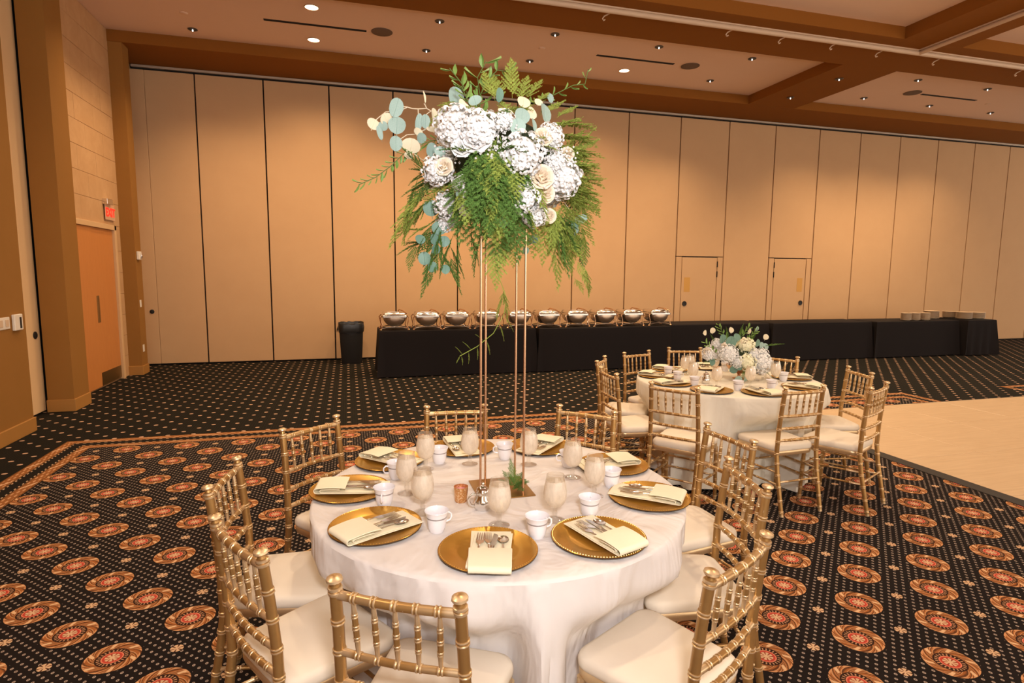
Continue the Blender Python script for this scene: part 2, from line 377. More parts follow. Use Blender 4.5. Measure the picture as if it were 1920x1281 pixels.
# folding wall at the back
wb = struct(MB().box(-4.0, 24, YB+.055, YB+.15, 0, ZC).build('wall_back', M_['black_gap'], smooth=False))
J = [-3.60, -3.205, -2.444, -1.351, -.246, .893, 2.10, 3.31, 4.518, 5.726, 6.944, 8.144, 9.346, 10.546, 11.713, 12.898, 14.08, 15.276, 16.47, 17.66, 18.85, 20.04, 21.23]
def wallpanel(x0, x1, z0, z1, g0=.012, g1=.012):
    return MB().box(x0+g0, x1-g1, YB, YB+.05, z0, z1, .004).build('panel', M_['panel_fabric'], wb, smooth=False)
for i in range(len(J)-1):
    g0 = .002 if i == 1 else .012; g1 = .002 if i == 0 else .012
    if i in (10, 12):
        wd = J[i+1]-J[i]; a = J[i]+.13*wd; c_ = J[i+1]-.125*wd
        wallpanel(J[i], J[i+1], 2.075, 5.0); wallpanel(J[i], a, .02, 2.06, g1=.006); wallpanel(c_, J[i+1], .02, 2.06, g0=.006)
        n = 1 if i == 10 else 2
        d = struct(MB().box(a+.008, c_-.008, YB+.002, YB+.048, .02, 2.05, .004).build('door_%d' % n, M_['panel_fabric'], smooth=False))
        kx = a+.10 if n == 1 else c_-.10; lx = a+.145 if n == 1 else c_-.155
        pu = MB().lathe([(.0, -.012), (.040, -.012), (.052, -.016), (.056, -.006), (.056, 0)], 24, sx=1, sy=1).build('pull', M_['black_rubber'], d, loc=(kx, YB+.002, 1.03), rot=(PI/2, 0, 0))
        pu.rotation_euler = (-PI/2, 0, 0)
        tag(MB().box(lx-.075, lx+.075, YB-.0005, YB+.003, 1.29, 1.61).build('notice_plate', plain('notice_tan', (.56, .30, .075), .7), d, smooth=False), 'tan paper-sized plate')
        hx = c_ if n == 1 else a
        for hz in (1.84, 1.62, .35): MB().tube([(hx, YB-.004, hz), (hx, YB-.004, hz+.13)], .012, 8).build('hinge', M_['black_gap'], d)
    else: wallpanel(J[i], J[i+1], .03, 5.0, g0, g1)
tag(MB().lathe([(0, .014), (.03, .014), (.037, .008), (.037, 0)], 20).build('pull', M_['black_rubber'], wb, loc=(-3.30, YB, .95), rot=(PI/2, 0, 0)), 'black round pull')
trim(MB().box(XL, 24, YB-.01, YB+.05, 5.035, 5.075, .004), 'aluminium')
# tracks for the folding walls under the beams
rail = MB(); rail.tube([(-3.3, 7.37, 5.035), (24, 7.37, 5.035)], .034, 12); rail.tube([(-3.3, 7.45, 5.05), (24, 7.45, 5.05)], .011, 8)
rail.tube([(8.42, 7.37, 5.035), (8.42, -6, 5.035)], .030, 12); rail.tube([(8.50, 7.4, 5.05), (8.50, -6, 5.05)], .011, 8); rail.box(-3.3, 24, 7.34, 7.46, 5.062, 5.081); rail.box(8.39, 8.51, -6, 7.4, 5.062, 5.081)
trim(rail, 'rail_paint', True)
for i, (hx, hy) in enumerate([(3.31, 7.49), (5.16, 7.47), (6.03, 7.48), (6.91, 7.46), (7.79, 7.50), (8.93, 7.52), (10.69, 7.52)]):
    wh = ['nearest the image centre', 'second from the left', 'third from the left', 'fourth from the left', 'left of the rail junction', 'just right of the rail junction', 'farthest right'][i]
    o = MB().tube([(hx+.10, hy-.02, 5.078), (hx+.06, hy, 5.05), (hx, hy+.02, 5.02), (hx-.02, hy+.03, 4.99), (hx, hy+.035, 4.972), (hx+.02, hy+.03, 4.985)], .009, 6).build('ceiling_hook', M_['rail_paint'])
    tag(o, 'small pale hook under the long ceiling rail, ' + wh, 'hook', 'hooks along the ceiling rail')

# left wall: stone cladding, door, pilasters
wl = struct(MB().box(-4.0, XL-.025, 8.3, 12.0, 0, ZC).build('wall_left', M_['stone_joint'], smooth=False))
rr = random.Random(5)
zz = [0, .33, .655, .98, 1.305, 1.63, 1.955, 2.335, 2.66, 2.985, 3.31, 3.635, 3.96, 4.285, 4.61, 4.935, ZC]
for i in range(len(zz)-1):
    z0, z1 = zz[i], zz[i+1]
    if z1 < 2.34: spans = [(10.335, 10.575)]
    else:
        spans = []; a = 8.30 - (.3 if i % 2 else 0)
        while a < 10.56: spans.append((max(a, 8.35), min(a+.61, 10.575))); a += .61
    for (a, c_) in spans:
        if c_-a > .05: MB().box(XL-.03, XL+rr.uniform(-.001, .001), a+.0018, c_-.0018, z0+.0018, z1-.0018, .002).build('tile', M_['stone_tile'], wl, smooth=False)
d3 = struct(empty('door_3', (XL-.018, 9.5, 0)))
for (a, c_) in ((-.80, -.006), (.006, .76)):
    lf = MB().box(-.02, .02 if a < 0 else .012, a, c_, .025, 2.26, .003).build('door_leaf', M_['door_wood'], d3, smooth=False)
    if a > 0:
        tag(MB().box(.012, .016, a+.006, c_-.01, .03, .215).build('kick_plate', M_['brass_dark'], lf, smooth=False), 'dark metal kick plate')
        tag(MB().box(.012, .019, .02, .10, .93, 1.31, .002).build('pull_plate', M_['brass_dark'], lf, smooth=False), 'tall dark brass pull plate')
fr = MB().box(-.06, .048, .765, .835, 0, 2.335, .004); fr.box(-.06, .048, -.87, .835, 2.262, 2.335, .004); fr.box(-.06, .048, -.87, -.802, 0, 2.27, .004)
fr.build('door_frame', mottled('frame_tan', (.62, .40, .20), (.68, .45, .24), 6, .6), d3, smooth=False)
trim(MB().box(-3.43, -3.16, 8.0, 8.42, 0, ZC), 'wall_brown')
trim(MB().box(XL-.05, -3.2, 10.57, 10.84, 0, ZS+.01), 'wall_brown')
struct(MB().box(-3.437, -3.145, 7.985, 8.435, 0, .145, .004).build('baseboard_left', M_['trim_brown'], smooth=False))
struct(MB().box(XL-.04, -3.185, 10.545, 10.855, 0, .145, .004).build('baseboard_left', M_['trim_brown'], smooth=False))
struct(MB().box(-4.0, -3.18, -6.5, 7.10, 0, ZC).build('wall_left', M_['wall_brown'], smooth=False))
struct(MB().box(-3.6, -3.163, -6.5, 7.115, 0, .145, .004).build('baseboard_left', M_['trim_brown'], smooth=False))
pk = struct(MB().box(-3.56, -3.47, 7.10, 8.045, .02, ZC, .003).build('wall_left', M_['tan_panel'], smooth=False))
tag(MB().lathe([(0, .012), (.036, .012), (.044, .006), (.044, 0)], 20).build('pull', M_['black_rubber'], pk, loc=(-3.47, 7.93, .92), rot=(0, PI/2, 0)), 'black round pull')
struct(MB().box(-4.0, -3.52, 7.95, 8.35, 0, ZC).build('trim_0', M_['black_gap'], smooth=False))  # black block standing in for the shade inside the open gap

# fittings on the left wall
t = thing('exit_sign', 'red lit exit sign on a metal bracket above the wooden double doors', 'sign', (XL, 10.10, 2.5))
MB().box(0, .07, -.16, .05, .12, .20, .004).build('housing', M_['chrome'], t, smooth=False)
MB().box(.02, .03, -.14, .22, -.10, .13, .002).build('sign_panel', plain('sign_face', (.66, .42, .27), .3), t, smooth=False)
cu = bpy.data.curves.new('lettering', 'FONT'); cu.body = 'EXIT'; cu.size = .17; cu.align_x = 'CENTER'; cu.extrude = .002; cu.offset = .006
tmp = bpy.data.objects.new('lettering', cu); COL.objects.link(tmp)
me = bpy.data.meshes.new_from_object(tmp.evaluated_get(bpy.context.evaluated_depsgraph_get())); bpy.data.objects.remove(tmp); me.materials.clear(); me.materials.append(M_['exit_red'])
lt = bpy.data.objects.new('lettering', me); COL.objects.link(lt); lt.parent = t; lt.location = (.033, .04, -.045); lt.rotation_euler = (PI/2, 0, PI/2)
t = thing('strobe_alarm', 'white wall strobe high on the brown pilaster by the folding wall', 'alarm', (-3.2, 10.68, 1.90))
MB().box(0, .04, -.06, .06, -.065, .065, .006).build('housing', M_['white_plastic'], t, smooth=False)
MB().box(.038, .065, -.01, .045, -.035, .035, .008).build('lens', M_['chrome'], t)
for (yy, z, s) in ((10.66, 1.14, 'middle'), (10.67, .42, 'lowest')):
    o = MB().box(-3.2, -3.192, yy-.035, yy+.035, z-.058, z+.058, .003); o.box(-3.193, -3.186, yy-.008, yy+.008, z-.02, z+.02, .002)
    tag(o.build('wall_plate', M_['white_plastic'], smooth=False), '%s pale cover plate on the brown pilaster beside the double doors' % s, 'wall plate')
t = thing('light_switch', 'cream double switch plate on the near brown wall beside the thermostat', 'switch', (-3.18, 6.70, 1.155))
MB().box(0, .008, -.12, .10, -.058, .058, .003).build('plate', M_['white_plastic'], t, smooth=False)
for yy in (-.06, .045): MB().box(.008, .014, yy-.028, yy+.028, -.034, .034, .002).build('rocker', M_['cream_plastic'], t, smooth=False)
t = thing('thermostat', 'white thermostat with a dark strip on the near brown wall', 'thermostat', (-3.18, 6.92, 1.15))
MB().box(0, .03, -.075, .075, -.08, .08, .006).build('housing', M_['white_plastic'], t, smooth=False)
MB().box(.029, .033, .012, .045, -.06, .05, .002).build('display', M_['black_rubber'], t, smooth=False)

# ceiling fittings
def dl_place():
    P = [(-2.139, 10.2), (1.357, 8.85), (1.318, 10.03), (3.093, 8.81), (3.06, 9.99), (4.83, 8.8), (6.56, 8.81), (6.56, 9.99), (10.15, 8.85), (11.88, 8.87), (10.14, 10.02), (11.89, 10.05), (13.65, 10.08)]
    L = ['above the far left corner', 'near the long beam, above the left of the flowers', 'above the flowers, toward the folding wall', 'near the long beam, above the top of the flowers', 'just above the tall fern tip',
         'right of the flowers beside the long beam', 'last before the cross beam, on the long beam side', 'last before the cross beam, on the folding wall side', 'first right of the cross beam, on the long beam side',
         'second right of the cross beam, on the long beam side', 'first right of the cross beam, on the folding wall side', 'second right of the cross beam, on the folding wall side', 'farthest right by the folding wall']
    proto = None
    for (px, py), s in list(zip(P, L)):
        lab = 'small recessed chrome downlight ' + s
        if proto is None:
            t = thing('ceiling_downlight', lab, 'ceiling light', (px, py, ZC), 0, 'chrome downlights in the ceiling coffers')
            MB().lathe([(.045, -.001), (.062, -.001), (.068, -.006), (.066, -.010), (.05, -.012), (.045, -.008)], 20).build('trim_ring', M_['bulb_dark'], t)
            MB().lathe([(.0, -.010), (.03, -.008), (.045, -.004)], 16).build('reflector', M_['bulb_dark'], t)
            MB().lathe([(.0, -.036), (.007, -.034), (.010, -.024), (.008, -.010)], 12).build('bulb', M_['lamp_spark'], t)  # small glowing tip put in for the glint in the downlight
            proto = t
        else: dup(proto, (px, py, ZC), 0, lab)
    for (px, py, s) in ((8.32, 8.78, 'nearer the rail junction'), (8.30, 9.93, 'nearer the folding wall')):
        dup(proto, (px, py, ZS), 0, 'recessed chrome downlight in the dark cross beam, ' + s, 'chrome downlights in the cross beam')
    for (px, py, s) in ((-.385, 8.91, 'nearer the camera of the two left of the flowers'), (-.42, 10.10, 'nearer the folding wall of the two left of the flowers'), (4.8, 9.96, 'alone right of the flowers beside the black slot')):
        t = thing('ceiling_lamp', 'round glowing ceiling lamp, ' + s, 'ceiling light', (px, py, ZC), 0, 'lit round ceiling lamps')
        MB().lathe([(.088, 0), (.100, -.002), (.098, -.009), (.088, -.010)], 24).build('trim_ring', M_['cream_plastic'], t)
        MB().lathe([(0, -.007), (.05, -.007), (.088, -.004)], 24).build('diffuser', M_['lamp_glow'], t)
dl_place()
for (x0, yy, s) in ((-1.065, 9.52, 'left of the flowers'), (4.04, 9.42, 'right of the flowers'), (11.0, 9.49, 'beyond the cross beam')):
    t = thing('slot_diffuser', 'long black slot air vent in the ceiling ' + s, 'vent', (x0+.71, yy, ZC), 0, 'slot vents in the ceiling')
    MB().box(-.715, .715, -.028, .028, -.004, .001).build('slot', M_['black_gap'], t, smooth=False)
    for q in (-.02, .02): MB().box(-.715, .715, q-.003, q+.003, -.008, -.003).build('blade', M_['black_rubber'], t, smooth=False)
for (px, py, s) in ((.583, 9.48, 'left of the flowers'), (5.78, 9.42, 'right of the flowers'), (10.75, 9.47, 'beyond the cross beam')):
    t = thing('ceiling_speaker', 'round grey-brown speaker grille beside the slot vent ' + s, 'speaker', (px, py, ZC), 0, 'ceiling speakers')
    MB().lathe([(0, -.008), (.14, -.008), (.15, -.006)], 28).build('grille', M_['speaker_grille'], t)
    MB().lathe([(.15, 0), (.158, -.003), (.156, -.009), (.148, -.009)], 28).build('rim', M_['speaker_grille'], t)
for (px, py, s) in ((-2.12, 9.62, 'in the far left of the ceiling'), (3.08, 9.4, 'above the tall fern'), (12.9, 9.6, 'at the right edge of the ceiling')):
    o = MB().lathe([(0, -.012), (.035, -.011), (.05, -.006), (.055, 0)], 18).build('sprinkler_cap', M_['ceiling_paint'])
    o.location = (px, py, ZC); tag(o, 'flat round sprinkler cap ' + s, 'sprinkler', 'sprinkler caps')

# dance floor
df = thing('dance_floor', 'pale wooden portable dance floor laid on the carpet at the right', 'dance floor', (4.83, 5.87, 0))
PW = .914
for i in range(9):
    for j in range(9):
        MB().box(i*PW+.003, (i+1)*PW-.003, -(j+1)*PW+.003, -j*PW-.003, .001, .022, .002).build('panel', M_['pale_wood'], df, smooth=False)
def ramp(p0, p1, n):
    mb = MB(); w_ = .075
    a = Vector(p0); c_ = Vector(p1); nn = Vector(n)
    mb.add([a, c_, c_+nn*w_, a+nn*w_, a+Vector((0, 0, .024)), c_+Vector((0, 0, .024)), c_+nn*w_+Vector((0, 0, .004)), a+nn*w_+Vector((0, 0, .004))], [(3, 2, 1, 0), (4, 5, 6, 7), (0, 1, 5, 4), (2, 3, 7, 6), (1, 2, 6, 5), (3, 0, 4, 7)])
    tag(mb.build('edge_ramp', M_['ramp_dark'], df, smooth=False), 'dark sloping edge strip')
ramp((0, -9*PW, .001), (0, 0, .001), (-1, 0, 0)); ramp((0, 0, .001), (9*PW, 0, .001), (0, .35, 0))

# ---------------------------------------------------------------- buffet along the folding wall
def linen(label, x0, x1, y0, y1, zt, seed, pleat=0, group='black buffet tablecloths'):
    r = random.Random(seed); mb = MB(); per = []
    def side(p, q, n):
        for i in range(n): per.append((p[0]+(q[0]-p[0])*i/n, p[1]+(q[1]-p[1])*i/n))
    nx = max(10, int((x1-x0)/.045)); ny = 14
    side((x0, y0), (x1, y0), nx); side((x1, y0), (x1, y1), ny); side((x1, y1), (x0, y1), nx); side((x0, y1), (x0, y0), ny)
    cx, cy = (x0+x1)/2, (y0+y1)/2; rings = []
    ph = [r.uniform(0, 6) for _ in range(4)]
    for k, (z, t) in enumerate(((zt-.006, 0), (zt-.02, .03), (zt-.12, .16), (zt-.27, .36), (zt-.45, .6), (zt-.62, .84), (.015, 1))):
        ring = []; s = 0
        for i, (a, c_) in enumerate(per):
            s += .045
            f = .010*math.sin(s*3.1+ph[0])+.007*math.sin(s*6.7+ph[1])+pleat*math.sin(s*30+ph[2])
            f = (f+.010)*t
            ddx = -1 if abs(a-x0) < 1e-6 else (1 if abs(a-x1) < 1e-6 else 0); ddy = -1 if abs(c_-y0) < 1e-6 else (1 if abs(c_-y1) < 1e-6 else 0)
            cor = (.045*t if (ddx and ddy) else 0)
            ring.append((a+ddx*(f+cor+.002*(k > 0)), c_+ddy*(f+cor+.002*(k > 0)), z))
        rings.append(ring)
    top = [(cx+(a-cx)*.994, cy+(c_-cy)*.98, zt) for a, c_ in per]
    mb.rings([top]+rings, cap0=True, cap1=False)
    return tag(mb.build('tablecloth', M_['black_linen']), label, 'tablecloth', group)
ZB = .75
linen('floor-length black tablecloth on the buffet table at the left end under the chafing dishes', .47, 3.04, 9.42, 10.16, ZB, 1)
linen('floor-length black tablecloth on the second buffet table, also under chafing dishes', 3.11, 5.59, 9.40, 10.14, ZB, 2)
linen('floor-length black tablecloth on the bare buffet table right of the chafing dishes', 5.67, 7.84, 9.60, 10.34, ZB, 3)
linen('floor-length black tablecloth on the bare buffet table between the far table and the plates', 7.92, 10.29, 9.56, 10.30, ZB, 4)
linen('floor-length black tablecloth under the stacked plates', 10.37, 12.56, 9.50, 10.24, ZB, 5)
linen('black tablecloth gathered in pleats on the right end of the buffet', 12.64, 13.44, 9.36, 10.20, ZB+.012, 6, .02)

m, b = newmat('pan_steel', .30, 1, (.74, .62, .50)); M_['pan_steel'] = m  # warm reflection of the room tinted into the steel colour
def make_chafer():
    t = thing('chafing_dish', 'x', 'chafing dish', (0, 0, 0), 0, 'chafing dishes in a row on the buffet')
    mb = MB(); n = 18; R = .172
    def halfcyl(R, y0, y1, zc):
        rr = []
        for (yy, s) in ((y0, .35), (y0+.02, .86), (y0+.05, 1), (y1-.05, 1), (y1-.02, .86), (y1, .35)):
            rr.append([(R*s*math.cos(PI+PI*i/n), yy, zc+R*.86*s*math.sin(PI+PI*i/n)) for i in range(n+1)])
        mb.rings(rr)
    halfcyl(R, 0, .42, .205); mb.build('water_pan', M_['pan_steel'], t)
    mb = MB(); mb.box(-.19, .19, .0, .42, .195, .245, .012); mb.build('rim_band', M_['steel'], t)
    mb = MB(); mb.rings([[(a*w_, .21+c_*d_, z) for a, c_ in ((-1, -.8), (-.85, -1), (.85, -1), (1, -.8), (1, .8), (.85, 1), (-.85, 1), (-1, .8))] for (w_, d_, z) in ((.185, .205, .247), (.183, .2, .262), (.165, .18, .285), (.155, .165, .290))])
    mb.build('lid', M_['steel'], t)
    MB().box(-.11, .07, .08, .30, .290, .293).build('lid_window', M_['chrome'], t, smooth=False)
    MB().tube([(.07, .30, .288), (.09, .25, .318), (.14, .12, .305), (.185, .02, .268)], .009, 8).build('lid_handle', M_['copper'], t)
    for sx in (-1, 1):
        for yy in (.03, .39):
            MB().tube([(sx*.195, yy, .235), (sx*.225, yy, .20), (sx*.205, yy, .12), (sx*.195, yy, .06), (sx*.215, yy, .022)], [.008, .009, .007, .007, .010], 8).lathe([(0, 0), (.016, 0), (.021, .010), (.012, .024), (0, .026)], 12, (sx*.218, yy, 0)).build('leg', M_['copper'], t)
    for yy in (.03, .39): MB().tube([(-.21, yy, .026), (-.12, yy, .048), (0, yy, .056), (.12, yy, .048), (.21, yy, .026)], .007, 8).build('base_rail', M_['steel'], t)
    return t
cf = make_chafer(); W_ = ['left end', 'second from the left', 'third from the left', 'fourth from the left', 'fifth from the left', 'sixth from the left', 'seventh from the left', 'fourth from the right end', 'next to the right end', 'right end']
W_[7] = 'third from the right end'
for i, cx in enumerate([.71, 1.23, 1.71, 2.23, 2.79, 3.30, 3.83, 4.36, 4.88, 5.42]):
    lab = 'silver chafing dish with a round belly on the buffet, ' + W_[i]
    if i == 0: cf.location = (cx, 9.45, ZB); cf['label'] = lab
    else: dup(cf, (cx, 9.45, ZB), 0, lab)

def stack(x0, y0, rad, n, th, label):
    base = None
    for i in range(n):
        if base is None:
            base = MB().lathe([(0, .0015), (rad*.5, .001), (rad*.62, 0), (rad*.7, .003), (rad, th*1.5), (rad, th*1.8), (rad*.68, .007), (0, .005)], 20).build('plate', M_['stacked_china']); o = base
        else: o = base.copy(); COL.objects.link(o)
        o.location = (x0, y0, ZB+.001+i*th); tag(o, label, 'plate', 'stacked plates on the buffet')
stack(11.27, 9.64, .10, 10, .015, 'small pale plate in the leftmost of the three small stacks'); stack(11.52, 9.65, .10, 10, .015, 'small pale plate in the middle of the three small stacks')
stack(11.77, 9.63, .095, 10, .015, 'small pale plate in the small stack nearest the big stacks')
stack(12.37, 9.98, .15, 11, .015, 'pale dinner plate in the leftmost big stack')
ZB += .014
stack(12.82, 9.60, .15, 10, .0145, 'pale dinner plate in the second big stack, in front')
stack(12.90, 9.97, .15, 9, .015, 'pale dinner plate in the big stack set farthest back'); stack(13.22, 9.62, .15, 9, .015, 'pale dinner plate in the stack nearest the right end of the buffet')
ZB -= .014

t = thing('trash_bin', 'square black trash bin lined with a bag, beside the buffet table', 'trash bin', (.045, 11.16, 0))
def sq(w_, d_, z, c=.03): return [(a*w_-sa*c*0, b_*d_, z) for a, b_, sa in ((-1, -.85, 1), (-.85, -1, 1), (.85, -1, 1), (1, -.85, 1), (1, .85, 1), (.85, 1, 1), (-.85, 1, 1), (-1, .85, 1))]
MB().rings([sq(.175, .15, .0), sq(.18, .155, .02), sq(.21, .18, .62), sq(.215, .185, .70)], cap1=False).build('bin_body', M_['black_rubber'], t)
mb = MB(); rr = random.Random(4)
bag = []
for (s, z) in ((.80, .30), (.97, .60), (1.0, .735), (1.02, .75), (1.04, .74), (1.05, .70), (1.07, .66), (1.045, .60), (1.03, .58)):
    q = [];
    for i in range(36):
        a = 2*PI*i/36; c_, s_ = math.cos(a), math.sin(a); k_ = 1/max(abs(c_), abs(s_))**.8
        q.append((c_*k_*.218*s*(1+rr.uniform(-.012, .012)), s_*k_*.19*s, z+rr.uniform(-.008, .008)))
    bag.append(q)
mb.rings(bag, cap1=False); mb.tube([(-.22, -.02, .67), (-.245, -.05, .62), (-.25, -.05, .58)], [.02, .012, .004], 6); mb.build('bag_liner', M_['trash_bag'], t)

# ---------------------------------------------------------------- chiavari chairs
def bamboo(mb, pts, r, rings, seg=10, taper=None, extra=None, rs=1.0):
    P = [Vector(p) for p in pts]; L = [0]
    for i in range(1, len(P)): L.append(L[-1]+(P[i]-P[i-1]).length)
    T = L[-1]; st = {0: 1, T: 1}
    for i in range(1, len(P)-1): st[L[i]] = 1
    for f in rings:
        s = f*T
        for o_, k_ in ((-.0085, 1), (-.0070, 1.17), (-.0040, 1.20), (-.0018, 1.03), (.0018, 1.03), (.0040, 1.20), (.0070, 1.17), (.0085, 1)):
            if 0 < s+o_*rs < T: st[s+o_*rs] = k_
    if extra:
        for s, k_ in extra: st[T+s] = k_
    ks = sorted(st); pp = []; rad = []
    for s in ks:
        j = 0
        while j < len(L)-2 and L[j+1] < s: j += 1
        d = (L[j+1]-L[j]) or 1; pp.append(P[j]+(P[j+1]-P[j])*((s-L[j])/d))
        rad.append(r*st[s]*(taper(s/T) if taper else 1))
    return mb.tube(pp, rad, seg)
def make_chair(label, group):
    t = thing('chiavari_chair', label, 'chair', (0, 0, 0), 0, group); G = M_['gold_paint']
    def out(s, b_=.052):  # rounded trapezoid outline
        hw0, hw1, y0, y1 = .178, .203, -.185, .205; cs = []
        for (cx, cy, a0) in ((hw1-b_, y1-b_, 0), (-hw1+b_, y1-b_, 90), (-hw0+b_, y0+b_, 180), (hw0-b_, y0+b_, 270)):
            for i in range(6):
                a = math.radians(a0+i*18); cs.append(((cx+b_*math.cos(a))*s, (cy-.01+b_*math.sin(a))*s+.01))
        return cs
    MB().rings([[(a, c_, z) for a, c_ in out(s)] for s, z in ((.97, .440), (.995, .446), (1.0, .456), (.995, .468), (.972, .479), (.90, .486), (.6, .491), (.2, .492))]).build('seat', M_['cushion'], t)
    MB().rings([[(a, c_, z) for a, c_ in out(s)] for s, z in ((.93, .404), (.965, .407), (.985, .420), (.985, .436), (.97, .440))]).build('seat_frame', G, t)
    fin = [(-.052, 1), (-.050, 1.22), (-.043, 1.25), (-.040, 1.02), (-.037, 1.22), (-.031, 1.2), (-.028, .80), (-.020, .70), (-.017, 1.1), (-.012, 1.38), (-.006, 1.30), (-.001, .7), (0, .05)]
    for sx in (-1, 1):
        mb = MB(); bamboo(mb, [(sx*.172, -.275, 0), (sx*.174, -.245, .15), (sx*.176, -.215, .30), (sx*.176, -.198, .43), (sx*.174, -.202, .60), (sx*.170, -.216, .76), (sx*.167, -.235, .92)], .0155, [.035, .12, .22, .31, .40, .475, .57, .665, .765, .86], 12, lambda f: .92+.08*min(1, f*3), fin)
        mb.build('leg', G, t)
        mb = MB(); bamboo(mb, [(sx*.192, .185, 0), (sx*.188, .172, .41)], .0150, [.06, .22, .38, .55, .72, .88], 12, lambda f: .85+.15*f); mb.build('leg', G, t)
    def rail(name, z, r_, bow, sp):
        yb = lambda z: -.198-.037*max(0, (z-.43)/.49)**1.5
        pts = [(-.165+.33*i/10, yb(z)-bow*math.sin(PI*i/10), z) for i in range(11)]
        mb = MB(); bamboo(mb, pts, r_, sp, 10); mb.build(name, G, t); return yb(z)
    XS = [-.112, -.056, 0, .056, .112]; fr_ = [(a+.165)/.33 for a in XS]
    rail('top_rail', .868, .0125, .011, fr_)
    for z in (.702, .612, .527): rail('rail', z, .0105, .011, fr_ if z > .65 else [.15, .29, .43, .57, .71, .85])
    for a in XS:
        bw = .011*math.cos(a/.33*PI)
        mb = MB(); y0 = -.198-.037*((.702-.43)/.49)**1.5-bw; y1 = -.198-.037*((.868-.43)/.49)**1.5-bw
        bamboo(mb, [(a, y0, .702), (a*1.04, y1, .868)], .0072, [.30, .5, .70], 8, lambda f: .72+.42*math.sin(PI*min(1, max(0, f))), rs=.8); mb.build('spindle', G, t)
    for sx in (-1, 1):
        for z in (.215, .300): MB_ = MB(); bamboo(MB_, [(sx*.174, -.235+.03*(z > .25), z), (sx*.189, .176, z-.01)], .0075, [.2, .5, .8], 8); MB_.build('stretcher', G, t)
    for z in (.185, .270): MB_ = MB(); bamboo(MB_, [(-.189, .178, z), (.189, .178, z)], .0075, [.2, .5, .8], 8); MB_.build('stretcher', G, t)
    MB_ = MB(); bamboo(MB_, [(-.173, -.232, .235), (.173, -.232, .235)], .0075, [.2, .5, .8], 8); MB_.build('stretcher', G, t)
    return t
T1 = (.604, 2.345); T2 = (3.20, 4.40)
# mid point of the chair-back top, facing direction in degrees
NEAR = [((.095, 1.385), 60, 'nearest the camera, its back turned to it'), ((-.335, 1.815), 31, 'at the front left of the near table'), ((-.48, 2.41), -7, 'on the left side of the near table'),
        ((-.20, 3.11), -48, 'at the rear left of the near table'), ((.59, 3.31), -96, 'behind the near table, left of the tall rods'), ((1.305, 3.07), -134, 'behind the near table, right of the tall rods'),
        ((1.80, 2.435), -176, 'at the rear right of the near table, between both tables'), ((1.505, 1.915), 168, 'on the right side of the near table'), ((1.045, 1.335), 118, 'at the front right of the near table')]
FAR = [((2.18, 3.59), 38, 'at the front left of the far table'), ((3.055, 3.335), 93, 'at the front right of the far table, tucked in'), ((3.625, 3.26), 116, 'set out from the front right of the far table'),
       ((4.06, 3.845), 164, 'on the right side of the far table beside the dance floor'), ((4.00, 4.72), -150, 'behind the far table, right of its flowers'), ((3.40, 5.42), -104, 'behind the far table, mostly hidden by the flowers'),
       ((2.755, 5.25), -73, 'behind the far table at its left rear'), ((2.205, 4.885), -36, 'left of the far table, farther of the pair'), ((1.995, 4.27), -3, 'left of the far table, nearer of the pair')]
# push out the ones that would stand too deep under their table
def chairpos(mid, deg): a = math.radians(deg); return (mid[0]+.235*math.cos(a), mid[1]+.235*math.sin(a))
seats1, seats2 = [], []; ch0 = None
for lst, seats, g in ((NEAR, seats1, 'gold chairs around the near table'), (FAR, seats2, 'gold chairs around the far table')):
    for mid, deg, lab in lst:
        px, py = chairpos(mid, deg); seats.append((px, py, math.radians(deg)))
        L_ = 'gold bamboo-style chair ' + lab
        if ch0 is None: ch0 = make_chair(L_, g); ch0.location = (px, py, 0); ch0.rotation_euler = (0, 0, math.radians(deg-90))
        else: dup(ch0, (px, py, 0), math.radians(deg-90), L_, g)

